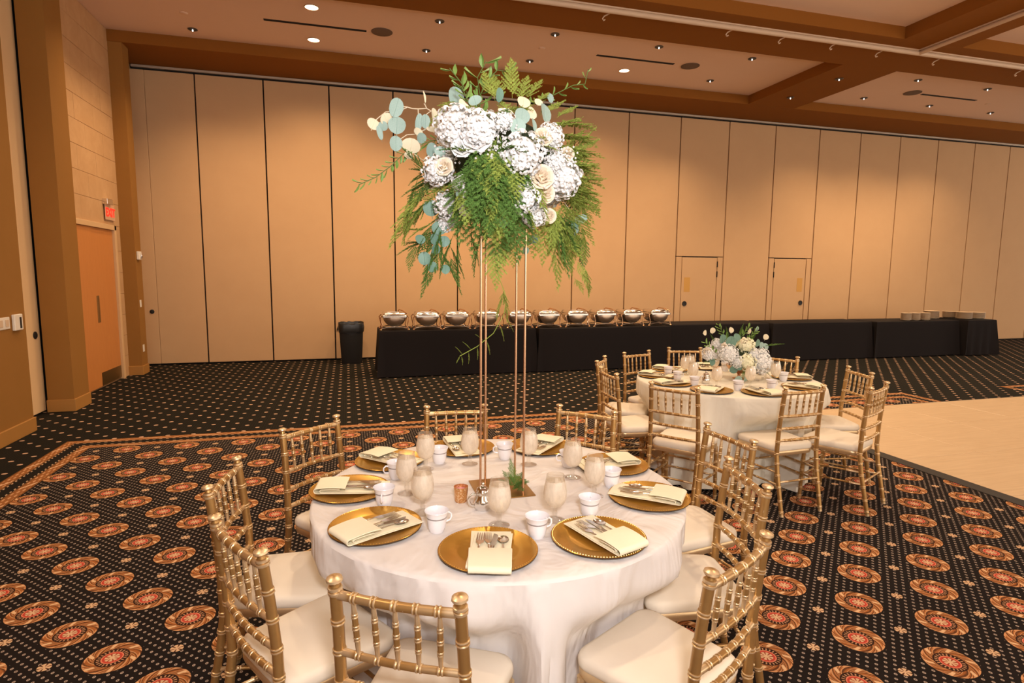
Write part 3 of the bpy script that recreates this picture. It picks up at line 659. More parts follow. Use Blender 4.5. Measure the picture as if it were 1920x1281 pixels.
# ---------------------------------------------------------------- round tables and their cloths
def table(c, label):
    t = thing('round_table', label, 'table', (c[0], c[1], 0), 0, 'round banquet tables')
    MB().lathe([(0, .735), (.745, .735), (.752, .74), (.752, .755), (.745, .759), (0, .759)], 48).build('tabletop', M_['pale_wood'], t)
    for sx in (-1, 1):
        for sy in (-1, 1): MB().tube([(sx*.30, sy*.28, 0), (sx*.30, sy*.28, .735)], .016, 8).build('leg', M_['steel'], t)
    for sx in (-1, 1): MB().tube([(sx*.30, -.28, .12), (sx*.30, .28, .12)], .012, 8).build('brace', M_['steel'], t)
def sst(a, b_, x_): x_ = max(0, min(1, (x_-a)/(b_-a))); return x_*x_*(3-2*x_)
def cloth(c, seats, mat, label, seed, group=None, R=.762):
    r = random.Random(seed); ph = [r.uniform(0, 6.28) for _ in range(8)]; n = 288; zt = .764
    def rad(a, t_):
        w_ = a+.09*math.sin(3*a+ph[5])+.10*t_*math.sin(4*a+ph[6])
        f = .60*math.sin(13*w_+ph[0])+.42*math.sin(21*w_+ph[1]+t_)+.38*math.sin(7*w_+ph[2])+.16*math.sin(37*w_+ph[4]+2*t_); f = math.copysign(abs(f)**.75, f)+.9*(1-abs(math.sin(5.5*w_+ph[7]+.5*t_)))**4-.7*(1-abs(math.sin(8.5*w_+ph[3]-.4*t_)))**5
        return R+.006+.035*t_, (.0015+.062*t_**.8)*f
    rings = [[(c[0]+R*k_*math.cos(2*PI*i/n), c[1]+R*k_*math.sin(2*PI*i/n), zt) for i in range(n)] for k_ in (.3, .7, .94)]
    rings.append([(c[0]+(R-.006)*math.cos(2*PI*i/n), c[1]+(R-.006)*math.sin(2*PI*i/n), zt-.0008) for i in range(n)])
    zs = [zt-.004, zt-.010]+[zt-.010-(zt-.028)*(k_/22)**1.05 for k_ in range(1, 23)]
    for z in zs:
        t_ = max(0, (zt-.010-z)/(zt-.028)); ring = []
        for i in range(n):
            a = 2*PI*i/n; rr_, ff = rad(a, t_) if z < zt-.005 else (R, 0); wmax = 0; d = (math.cos(a), math.sin(a))
            for (sx, sy, fa) in seats:
                fx, fy = math.cos(fa), math.sin(fa); dn = d[0]*fx+d[1]*fy
                if dn > -.3: continue
                q = (c[0]+rr_*d[0]-sx, c[1]+rr_*d[1]-sy); lx = abs(q[0]*fy-q[1]*fx); ly = q[0]*fx+q[1]*fy
                lim = ((c[0]-sx)*fx+(c[1]-sy)*fy-.222)/(-dn)
                if lim < rr_:
                    w_ = (1-sst(.215, .30, lx))*(1-sst(.47, .66, z)); rr_ = rr_+(lim-rr_)*w_; wmax = max(wmax, w_)
            rr_ += ff*(1-.6*wmax)-.024*wmax; ring.append((c[0]+rr_*d[0], c[1]+rr_*d[1], z if t_ < .99 else z+.006*math.sin(a*9+ph[3])))
        rings.append(ring)
    mb = MB(); mb.rings([x_ for x_ in rings], cap0=True, cap1=False)
    return tag(mb.build('tablecloth', M_[mat]), label, 'tablecloth', group)
table(T1, 'round banquet table hidden under the near white cloth'); table(T2, 'round banquet table hidden under the far ivory cloth')
cloth(T1, seats1, 'cloth_white', 'floor-length white cloth on the near round table under the tall flowers', 3)
cloth(T2, seats2, 'cloth_ivory', 'floor-length ivory cloth on the far round table beside the dance floor', 8, R=.775)

# ---------------------------------------------------------------- tableware
ZT = .7645
def make_charger():
    t = thing('charger_plate', 'x', 'plate', (0, 0, 0))
    MB().lathe([(0, .004), (.095, .004), (.108, .0055), (.118, .0095), (.158, .0125), (.1640, .0145), (.1652, .0135)], 64).build('dish', M_['charger_gold'], t)
    MB().lathe([(.1652, .0135), (.1650, .010), (.110, .0015), (.095, 0), (0, 0)], 64).build('underside', M_['plate_under'], t)
    mb = MB(); n = 104
    for i in range(n):
        a = 2*PI*i/n; cx, cy, s = .1602*math.cos(a), .1602*math.sin(a), .0019
        mb.add([(cx+s, cy, .0140), (cx, cy+s, .0140), (cx-s, cy, .0140), (cx, cy-s, .0140), (cx, cy, .0162)], [(0, 1, 4), (1, 2, 4), (2, 3, 4), (3, 0, 4)])
    mb.build('beaded_rim', M_['gold_bead'], t)
    return t
def make_napkin(seed):
    r = random.Random(seed); t = thing('napkin', 'x', 'napkin', (0, 0, 0)); W2 = .066
    def sweep(prof, th, wf, skew, wav):
        rr = []; n = len(prof)
        for i, (yy, zz_) in enumerate(prof):
            a = Vector(prof[max(i-1, 0)]); c_ = Vector(prof[min(i+1, n-1)]); tg = (c_-a).normalized(); nm = Vector((-tg.y, tg.x)); w_ = W2*wf(i/(n-1)); ring = []
            cols = [-1, -.98, -.6, -.2, .2, .6, .98, 1]
            for q in cols: ring.append((q*w_+skew*yy, yy-nm.x*0+nm.x*th*.5*(abs(q) < .99), zz_+nm.y*th*.5*(abs(q) < .99)+wav*math.sin(q*3+yy*30+seed)))
            for q in reversed(cols[1:-1]): ring.append((q*w_+skew*yy, yy-nm.x*th*.5, zz_-nm.y*th*.5+wav*math.sin(q*3+yy*30+seed)))
            rr.append(ring)
        return rr
    def cprof(y1, yb, y2, z0, rad, lift):
        p = [(y1-(y1-yb)*i/9, z0) for i in range(10)]
        for i in range(1, 8): a = PI*i/8; p.append((yb-math.sin(a)*rad*1.15, z0+rad*(1-math.cos(a))))
        for i in range(7): f = i/6; p.append((yb+(y2-yb)*f, z0+2*rad+lift*math.sin(PI*f*.8)-.002*f))
        return p
    k1, k2 = r.uniform(-.06, .06), r.uniform(-.05, .05)
    MB().rings(sweep(cprof(.138, -.122, -.018, .0022, .0105, .006), .0030, lambda f: 1-.06*math.sin(f*PI), k1, .0006)).build('outer_fold', M_['napkin_ivory'], t)
    MB().rings(sweep(cprof(.118, -.106, -.040, .0062, .0052, .002), .0026, lambda f: .93, k2, .0005)).build('inner_fold', M_['napkin_ivory'], t)
    for ch in t.children:
        for v_ in ch.data.vertices: v_.co.x *= 1.06; v_.co.y *= 1.09
    return t
def make_cutlery():
    S = M_['steel']; out = []
    def handle(mb, y0, y1, w0, w1): mb.tube([(0, y0, .0012), (0, y0-.02, .0022), (0, (y0+y1)/2, .0012), (0, y1+.01, .001), (0, y1, .001)], [w0, w0*.9, (w0+w1)/2, w1, w1*.4], 8, flat=.34)
    for nm, L, s in (('dinner_fork', .178, 1), ('salad_fork', .162, .92)):
        mb = MB(); handle(mb, -.078*s, -L, .0030, .0062)
        mb.rings([[(-w_, yy, z), (w_, yy, z), (w_, yy, z+.0012), (-w_, yy, z+.0012)] for (yy, w_, z) in ((-.082*s, .0022, .0018), (-.072*s, .0050, .0014), (-.062*s, .0105*s, -.0002), (-.046*s, .0115*s, -.0006))])
        for i in range(4):
            cx = (-.0095+i*.00633)*s
            mb.rings([[(cx-w_, yy, z), (cx+w_, yy, z), (cx+w_, yy, z+.0012), (cx-w_, yy, z+.0012)] for (yy, w_, z) in ((-.046*s, .0021, -.0006), (-.022*s, .0018, .0002), (0, .0008, .003))])
        out.append(mb.build(nm, S))
    mb = MB(); mb.tube([(0, -.085, .002), (0, -.10, .002), (0, -.175, .002), (0, -.182, .002)], [.0062, .0066, .0078, .004], 8, flat=.5)
    mb.rings([[(-.0065, yy, .0015), (w_, yy, .0015), (w_, yy, .0024), (-.0065+k_, yy, .0030)] for (yy, w_, k_) in ((-.087, .0055, 0), (-.07, .0085, 0), (-.03, .0088, 0), (-.008, .006, 0), (0, -.004, 0))])
    out.append(mb.build('table_knife', M_['knife_steel']))
    mb = MB(); handle(mb, -.052, -.160, .0028, .0060); rr = []
    n = 12; rings = []
    for s, z in ((1, .0035), (.8, .0014), (.5, -.0006), (.15, -.0014)): rings.append([(math.cos(2*PI*i/n)*.0155*s, -.027+math.sin(2*PI*i/n)*.025*s, z) for i in range(n)])
    mb.rings(rings, cap0=False); mb.rings([[(v_[0]*1.04, -.027+(v_[1]+.027)*1.03, v_[2]-.0012) for v_ in q] for q in rings][::-1], cap1=False)
    out.append(mb.build('teaspoon', S))
    for o in out:
        for v_ in o.data.vertices: v_.co.x *= 1.18; v_.co.y *= 1.14
    return out
def make_goblet():
    t = thing('water_goblet', 'x', 'glass', (0, 0, 0)); Gc = M_['clear_glass']
    MB().lathe([(0, 0), (.034, 0), (.0355, .0015), (.034, .003), (.022, .006), (.010, .012), (.0075, .020), (.0095, .028), (.0075, .036), (.0085, .046), (.012, .052), (0, .053)], 28).build('stem', Gc, t)
    MB().lathe([(.010, .051), (.020, .056), (.031, .068), (.0380, .088), (.0395, .108), (.0375, .130), (.0335, .150), (.0310, .166), (.0300, .176), (.0290, .176), (.0300, .166), (.0325, .150), (.0365, .130), (.0385, .108)], 32).build('bowl', M_['misted_glass'], t)
    MB().lathe([(0, .0545), (.012, .056), (.026, .066), (.0360, .088), (.0378, .108), (.0358, .130), (.0322, .148), (.0312, .155), (.02, .157), (0, .156)], 28).build('ice_water', M_['ice_water'], t)
    for ch in t.children:
        for v_ in ch.data.vertices: v_.co.x *= 1.10; v_.co.y *= 1.10
    return t
def make_cup():
    t = thing('coffee_cup', 'x', 'cup', (0, 0, 0))
    MB().lathe([(0, .003), (.020, .003), (.021, 0), (.024, 0), (.027, .006), (.032, .020), (.0345, .040), (.0355, .056), (.0400, .070), (.0435, .077), (.0428, .0785), (.0388, .071), (.0335, .056), (.0325, .040), (.030, .022), (.024, .009), (0, .007)], 36).build('body', M_['china'], t)
    MB().lathe([(.0356, .052), (.0362, .053), (.0362, .056), (.0357, .057)], 36).build('band', M_['china_band'], t)
    MB().tube([(.034, 0, .060), (.046, 0, .063), (.056, 0, .055), (.057, 0, .042), (.050, 0, .032), (.0345, 0, .030)], [.0040, .0036, .0034, .0034, .0034, .0040], 8).build('handle', M_['china'], t)
    return t
def make_pot():
    t = thing('creamer_pot', 'x', 'creamer', (0, 0, 0)); S = M_['chrome']
    MB().lathe([(0, .001), (.026, 0), (.029, .003), (.034, .018), (.035, .030), (.031, .046), (.026, .058), (.0245, .066), (.0255, .068)], 32).build('body', S, t)
    MB().lathe([(.0262, .068), (.026, .074), (.022, .084), (.013, .092), (.005, .095), (.0045, .099), (.0075, .103), (.006, .108), (0, .109)], 28).build('lid', S, t)
    MB().tube([(-.026, 0, .060), (-.040, 0, .064), (-.052, 0, .054), (-.055, 0, .038), (-.048, 0, .022), (-.034, 0, .016)], .0034, 8, flat=1.5).build('handle', S, t)
    MB().rings([[(.024, -.010, .050), (.024, .010, .050), (.026, .008, .066), (.026, -.008, .066)], [(.034, -.005, .057), (.034, .005, .057), (.036, .005, .068), (.036, -.005, .068)], [(.040, -.002, .066), (.040, .002, .066), (.041, .002, .069), (.041, -.002, .069)]]).build('spout', S, t)
    return t
protos = dict(plate=make_charger(), nap=[make_napkin(1), make_napkin(2), make_napkin(5)], cut=make_cutlery(), gob=make_goblet(), cup=make_cup(), pot=make_pot())
used = set()
def put(pr, loc, rz, label, group):
    if pr.name not in used:
        used.add(pr.name); o = pr; o.location = loc; o.rotation_euler = (0, 0, rz)
        tag(o, label, None, group); return o
    return dup(pr, loc, rz, label, group)
catof = {'dinner_fork': ('fork', 'longer fork'), 'salad_fork': ('fork', 'shorter fork'), 'table_knife': ('knife', 'dark-bladed knife'), 'teaspoon': ('spoon', 'spoon')}
rs = random.Random(21)
def setting(px, py, npx, npy, deg, where, tbl, vi):
    put(protos['plate'], (px, py, ZT), rs.uniform(0, 6), 'gold beaded charger plate ' + where, 'gold chargers on the %s table' % tbl)
    a = math.radians(deg-90); zn = ZT+.0150
    put(protos['nap'][vi], (npx, npy, zn), a, 'folded ivory napkin ' + where, 'ivory napkins on the %s table' % tbl)
    ca, sa = math.cos(a), math.sin(a)
    for i, c_ in enumerate(protos['cut']):
        lx = (-.040, -.013, .013, .043)[i]+rs.uniform(-.005, .005); ly = .112+rs.uniform(-.012, .008)-(.01 if i == 3 else 0); ra = a+math.radians(rs.uniform(-9, 9))
        nm = c_.name.split('.')[0]; o = c_
        if c_.name in used: o = c_.copy(); COL.objects.link(o)
        else: used.add(c_.name)
        o.location = (npx+lx*ca-ly*sa, npy+lx*sa+ly*ca, zn+.0118); o.rotation_euler = (math.radians(-1.5), 0, ra)
        tag(o, 'silver %s in the napkin %s' % (catof[nm][1], where), catof[nm][0], 'cutlery on the %s table' % tbl)
near_set = [((.427, 1.80), (.407, 1.70), 73, 'nearest the camera'), ((.82, 1.796), (.861, 1.723), 109, 'at the front right of the near table'), ((1.175, 2.089), (1.22, 2.05), 140, 'at the right edge of the near table'),
            ((1.208, 2.498), (1.245, 2.503), 180, 'at the right rear of the near table'), ((.957, 2.865), (1.0, 2.90), -133, 'at the rear edge, right of the rods'), ((.561, 2.943), (.546, 3.0), -85, 'at the rear edge, left of the rods'),
            ((.177, 2.82), (.141, 2.87), -47, 'at the left rear of the near table'), ((-.010, 2.475), (-.065, 2.472), -8, 'at the left edge of the near table'), ((.077, 2.081), (.02, 2.01), 28, 'at the front left of the near table')]
for i, (pp, q, deg, wh) in enumerate(near_set):
    a = math.radians(deg); setting(pp[0], pp[1], q[0]+.066*math.cos(a), q[1]+.066*math.sin(a), deg, wh, 'near', (0, 1, 2)[i % 3])
places = {i: n_[3] for i, n_ in enumerate(near_set)}
for (gx, gy, i) in ((.513, 1.99, 0), (.726, 1.983, 1), (.965, 2.168, 2), (.959, 2.40, 3), (.82, 2.619, 4), (.548, 2.696, 5), (.332, 2.67, 6), (.218, 2.388, 7), (.258, 2.174, 8)):
    put(protos['gob'], (gx, gy, ZT), rs.uniform(0, 6), 'goblet of ice water by the plate ' + places[i], 'water goblets on the near table')
for (gx, gy, i, hd) in ((.618, 1.866, 0, 10), (.865, 1.983, 1, 60), (1.081, 2.252, 2, 80), (.993, 2.543, 3, 170), (.731, 2.734, 4, 165), (.408, 2.747, 5, 110), (.19, 2.58, 6, 190), (.12, 2.279, 7, -105), (.286, 1.998, 8, 15)):
    put(protos['cup'], (gx, gy, ZT), math.radians(hd), 'white coffee cup by the plate ' + places[i], 'coffee cups on the near table')
put(protos['pot'], (.487, 2.150, ZT), 0, 'small polished creamer pot with lid beside the tall stand', None)
t = thing('votive_holder', 'small speckled gold glass votive with a pink candle beside the creamer', 'candle holder', (.42, 2.248, ZT))
MB().lathe([(0, 0), (.022, 0), (.025, .004), (.0265, .03), (.029, .063), (.027, .063), (.0245, .03), (.022, .008), (0, .007)], 28).build('glass_cup', M_['mercury_glass'], t)
MB().lathe([(0, .050), (.024, .050), (.0255, .047)], 20).build('candle', M_['pink_wax'], t)

far_ang = [(-100, 'front middle', 1), (-137, 'front left', 0), (-172, 'left edge', 2), (153, 'left rear', 0), (114, 'back left', 1), (74, 'back middle', 2), (36, 'right rear', 0), (-8, 'right edge', 1), (-52, 'front right', 2)]
for i, (dg, wh, vi) in enumerate(far_ang):
    a = math.radians(dg); px, py = T2[0]+.605*math.cos(a), T2[1]+.605*math.sin(a); nd = dg+180+rs.uniform(-22, 22); na = math.radians(nd)
    wh2 = 'at the %s of the far table' % wh
    setting(px, py, px-.008*math.cos(na), py-.008*math.sin(na), nd, wh2, 'far', vi)
for (dx, dy, i) in ((-.03, -.34, 0), (-.32, -.30, 1), (-.38, -.05, 2), (-.24, .30, 3), (-.15, .36, 4), (.12, .37, 5), (.34, .24, 6), (.38, -.02, 7), (.33, -.20, 8)):
    put(protos['gob'], (T2[0]+dx, T2[1]+dy, ZT), 0, 'goblet of ice water at the %s of the far table' % far_ang[i][1], 'water goblets on the far table')
for (dx, dy, i, hd) in ((-.22, -.44, 0, 10), (-.46, -.20, 1, 40), (-.46, .06, 2, 0), (-.40, .32, 3, 90), (-.05, .44, 4, 20), (.26, .40, 5, 60), (.46, .14, 6, 0), (.43, -.18, 7, 30), (.07, -.47, 8, 0)):
    put(protos['cup'], (T2[0]+dx, T2[1]+dy, ZT), math.radians(hd), 'white coffee cup at the %s of the far table' % far_ang[i][1], 'coffee cups on the far table')
dup(protos['pot'], (T2[0]-.30, T2[1]-.12, ZT), 0, 'small polished creamer pot on the far table left of the flowers')

# ---------------------------------------------------------------- tall stand
t = thing('flower_stand', 'tall copper rod stand on a square brass plate carrying the large bouquet', 'flower stand', (.612, 2.345, ZT))
MB().box(-.118, .118, -.118, .118, 0, .005, .001).build('base_plate', M_['brass_plate'], t, smooth=False)
PX = [(-.106, -.072), (-.047, .098), (.073, -.086), (.087, .093)]
for (a, c_) in PX: MB().tube([(a, c_, .004), (a, c_, 1.15)], .0048, 12).build('rod', M_['pole_copper'], t)
MB().box(-.10, .10, -.10, .105, 1.130, 1.136).build('top_plate', M_['pole_copper'], t, smooth=False)
MB().lathe([(0, 1.137), (.045, 1.137), (.060, 1.150), (.105, 1.21), (.11, 1.24), (.10, 1.24), (0, 1.20)], 24, (.045, -.03, 0)).build('bowl', M_['copper'], t)

# ---------------------------------------------------------------- flowers
def frame(n):
    n = n.normalized(); a = Vector((0, 0, 1)) if abs(n.z) < .9 else Vector((1, 0, 0)); u_ = n.cross(a).normalized(); return n, u_, n.cross(u_)
def hyd_proto(seed, n=105):
    r = random.Random(seed); mb = MB(); g = PI*(3-5**.5)
    for i in range(n):
        z = 1-2*(i+.5)/n; rr_ = math.sqrt(1-z*z); d = Vector((rr_*math.cos(g*i), rr_*math.sin(g*i), z))+Vector((r.uniform(-.1, .1), r.uniform(-.1, .1), r.uniform(-.1, .1)))
        nn, u_, w_ = frame(d+Vector((r.uniform(-.3, .3), r.uniform(-.3, .3), r.uniform(-.3, .3)))); rad = r.uniform(.80, 1.08); c = d.normalized()*rad; a0 = r.uniform(0, 6.28); s = r.uniform(.13, .19)
        for k_ in range(4):
            a = a0+k_*PI/2; e = u_*math.cos(a)+w_*math.sin(a); f = nn.cross(e)
            mb.add([c, c+e*s*.55+f*s*.50+nn*.06, c+e*s*1.12+f*s*.32-nn*.01, c+e*s*1.12-f*s*.32-nn*.01, c+e*s*.55-f*s*.50+nn*.06], [(0, 4, 3, 2, 1)])
    rings = []
    for j in range(7): a = -PI/2+PI*(j+.5)/7; rings.append([(.74*math.cos(a)*math.cos(2*PI*i/12), .74*math.cos(a)*math.sin(2*PI*i/12), .74*math.sin(a)) for i in range(12)])
    mb.rings(rings); return mb
def rose_proto(seed):
    r = random.Random(seed); mb = MB()
    def petal(az, open_, sz, base):
        rr = []
        for j in range(5):
            v_ = j/4; row = []
            for i in range(5):
                q = (i-2)/2; a = az+q*.62*(1-.15*v_); rad = base+open_*v_**1.6+.06*abs(q)*v_; z = -.55+v_*sz*(1-.16*q*q)-(.22*open_*v_**4)
                row.append((rad*math.cos(a), rad*math.sin(a), z))
            rr.append(row)
        b = len(mb.v); vs = [v_ for q in rr for v_ in q]; mb.add(vs, [(j*5+i, j*5+i+1, (j+1)*5+i+1, (j+1)*5+i) for j in range(4) for i in range(4)])
    for lay, (n, o_, s, b_) in enumerate(((3, .10, 1.25, .10), (4, .22, 1.22, .20), (5, .38, 1.12, .30), (6, .58, .95, .38), (7, .72, .72, .42))):
        for k_ in range(n): petal(2*PI*k_/n+lay*.7+r.uniform(-.15, .15), o_, s*r.uniform(.94, 1.05), b_)
    mb.lathe([(0, -.6), (.3, -.5), (.40, -.3), (.22, .0), (.05, .25), (0, .3)], 12); return mb
def leaf_proto(kind):
    mb = MB(); n = 14
    if kind == 'round':
        out = [(math.cos(a)*(1+.0*math.sin(a)), math.sin(a)*1.0) for a in [2*PI*i/n for i in range(n)]]; rings = []
        for s in (1, .55): rings.append([(a*s, -.18*(a*s)**2+.10*(c_*s)**2, c_*s) for a, c_ in out])
        mb.rings(rings, cap0=False); mb.tube([(0, .01, .2), (0, .01, -1), (0, .06, -1.35)], [.03, .04, .03], 4); mb.tube([(0, -.012, .95), (0, -.012, -1)], .022, 4)
    else:
        rows = [(0, 0), (.15, .25), (.21, .5), (.15, .75), (0, 1)]; L = [(-w_, -.25*w_, z) for w_, z in rows]; R_ = [(w_, -.25*w_, z) for w_, z in rows]; C_ = [(0, .02+.12*z*z, z) for w_, z in rows]
        vs = L+C_+R_; mb.add(vs, [(i, i+5, i+6, i+1) for i in range(4)]+[(i+5, i+10, i+11, i+6) for i in range(4)])
    return mb
def frond_proto(seed, nb=20, needle=.080, wid=.42, droop=.18):
    r = random.Random(seed); mb = MB(); stem = []
    for i in range(9): f = i/8; stem.append((f, 0, -droop*f*f))
    mb.tube(stem, [.007*(1-.8*i/8) for i in range(9)], 4)
    for k_ in range(nb):
        f = .10+.88*k_/nb; side = 1 if k_ % 2 else -1; L = wid*math.sin(PI*min(1, .25+f*.78))*(1.05-.55*f)*r.uniform(.8, 1.15)
        p0 = Vector((f, 0, -droop*f*f)); d = Vector((.62+r.uniform(-.1, .12), side*.8, r.uniform(-.22, .12))).normalized(); p1 = p0+d*L
        w_ = Vector((0, 0, 1)).cross(d).normalized()*.0050; mb.add([p0-w_, p0+w_, p1], [(0, 1, 2)])
        m_ = max(4, int(L/.017))
        for q in range(m_):
            g = (q+.5)/m_; c = p0+d*L*g
            for s in (-1, 1, 0):
                e = (d*.75+Vector((0, 0, 1)).cross(d)*s*.85+Vector((0, 0, r.uniform(-.5, .9)))*(.4 if s else 1)).normalized()*needle*(1.05-.55*g)*r.uniform(.7, 1.1)
                ww = e.cross(Vector((r.uniform(-1, 1), r.uniform(-1, 1), .7))).normalized()*.0085; mb.add([c-ww, c+ww, c+e], [(0, 1, 2)])
    return mb
hyd = [hyd_proto(s).build('hydrangea', M_['petal_white'], smooth=False) for s in (1, 2, 3)]; hydg = hyd_proto(4).build('hydrangea', M_['petal_green']); rose = [rose_proto(s).build('rose', M_['petal_cream']) for s in (1, 2)]; rosew = rose_proto(3).build('rose', M_['petal_white'])
lf = {k_: leaf_proto('round').build('eucalyptus_leaf', M_[m_]) for k_, m_ in ((0, 'leaf_blue'), (1, 'leaf_cream'), (2, 'leaf_dark'))}
lo = leaf_proto('lance').build('olive_leaf', M_['leaf_olive'])
fr_l = [frond_proto(s).build('fern_frond', M_['fern_light']) for s in (1, 2)]; fr_d = [frond_proto(s).build('fern_frond', M_['fern_dark']) for s in (3, 4, 5)]
protolist = hyd+[hydg, rosew, lo]+rose+list(lf.values())+fr_l+fr_d
rf = random.Random(9)
FC = Vector((.62, 2.34, 2.10))
HYD = [[0.389,2.145,2.191,0.075],[0.456,2.085,2.175,0.07],[0.6,2.05,2.099,0.074],[0.734,2.131,2.18,0.049],[0.331,2.221,2.053,0.053],[0.797,2.167,2.04,0.069],[0.758,2.129,2.091,0.041],[0.376,2.272,1.935,0.05],[0.383,2.34,1.881,0.038],[0.622,2.085,1.949,0.055],[0.685,2.154,1.901,0.047],[0.397,2.12,1.995,0.029],[0.426,2.175,1.911,0.024],[0.547,2.088,2.218,0.035]]
ROS = [[0.399,2.145,2.219,0.04],[0.443,2.063,2.146,0.039],[0.396,2.089,2.117,0.027],[0.686,2.072,2.028,0.032],[0.712,2.107,1.977,0.028],[0.892,2.284,2.079,0.031],[0.839,2.21,2.147,0.019],[0.695,2.095,2.173,0.026],[0.321,2.34,2.03,0.023],[0.344,2.165,2.06,0.024],[0.768,2.222,1.904,0.021],[0.747,2.146,2.209,0.021]]
LEA = [[0.191,2.34,2.294,0.025,0.036,10,0],[0.193,2.34,2.23,0.031,0.031,0,0],[0.107,2.34,2.228,0.025,0.019,25,1],[0.152,2.34,2.251,0.025,0.017,-30,1],[0.129,2.34,2.198,0.01,0.025,-10,0],[0.142,2.34,2.223,0.017,0.017,0,0],[0.275,2.34,2.246,0.013,0.032,0,0],[0.3,2.34,2.252,0.017,0.025,10,0],[0.336,2.34,2.27,0.015,0.032,-20,1],[0.297,2.34,2.342,0.005,0.025,8,1],[0.188,2.34,2.163,0.023,0.027,0,0],[0.245,2.34,2.158,0.034,0.027,10,1],[0.235,2.34,2.121,0.017,0.011,20,1],[0.418,2.34,2.35,0.028,0.043,0,0],[0.425,2.34,2.353,0.017,0.034,0,0],[0.284,2.34,2.189,0.021,0.019,0,0],[0.318,2.299,2.14,0.025,0.025,0,0],[0.329,2.34,2.226,0.026,0.011,-10,1],[0.638,2.166,2.305,0.025,0.02,0,1],[0.616,2.109,2.24,0.028,0.028,0,0],[0.661,2.138,2.261,0.024,0.018,30,1],[0.728,2.184,2.278,0.031,0.035,10,0],[0.66,2.107,2.213,0.014,0.024,0,0],[0.591,2.078,2.194,0.027,0.027,0,0],[0.552,2.109,2.25,0.03,0.012,0,1],[0.46,2.187,2.301,0.024,0.016,-20,0],[0.32,2.34,1.928,0.03,0.03,0,2],[0.351,2.34,1.853,0.028,0.026,0,2],[0.332,2.34,1.809,0.021,0.021,0,2],[0.37,2.34,1.802,0.021,0.021,0,2],[0.335,2.34,1.77,0.021,0.021,0,2],[0.292,2.34,1.734,0.023,0.025,0,2],[0.323,2.34,1.701,0.021,0.021,0,2],[0.374,2.34,1.693,0.017,0.019,0,2],[0.276,2.34,1.808,0.019,0.019,0,2],[0.944,2.34,1.905,0.027,0.018,-20,0],[0.918,2.34,1.884,0.02,0.02,0,2],[0.924,2.34,1.856,0.016,0.016,0,0],[0.714,2.34,1.814,0.022,0.022,0,2],[0.743,2.34,1.819,0.016,0.022,30,2],[0.705,2.34,1.772,0.013,0.016,0,2],[0.401,2.137,1.967,0.02,0.029,0,0],[0.442,2.119,1.939,0.02,0.027,0,2],[0.563,2.156,1.868,0.022,0.018,0,2],[0.424,2.177,2.268,0.022,0.016,40,1],[0.418,2.203,2.283,0.014,0.024,-40,1],[0.55,2.181,2.326,0.016,0.024,0,2],[0.712,2.217,2.324,0.017,0.011,10,1],[0.536,2.082,2.207,0.02,0.012,0,0],[0.801,2.34,2.38,0.013,0.02,0,0],[0.335,2.197,2.116,0.02,0.018,0,0],[0.272,2.34,2.212,0.019,0.013,15,1]]
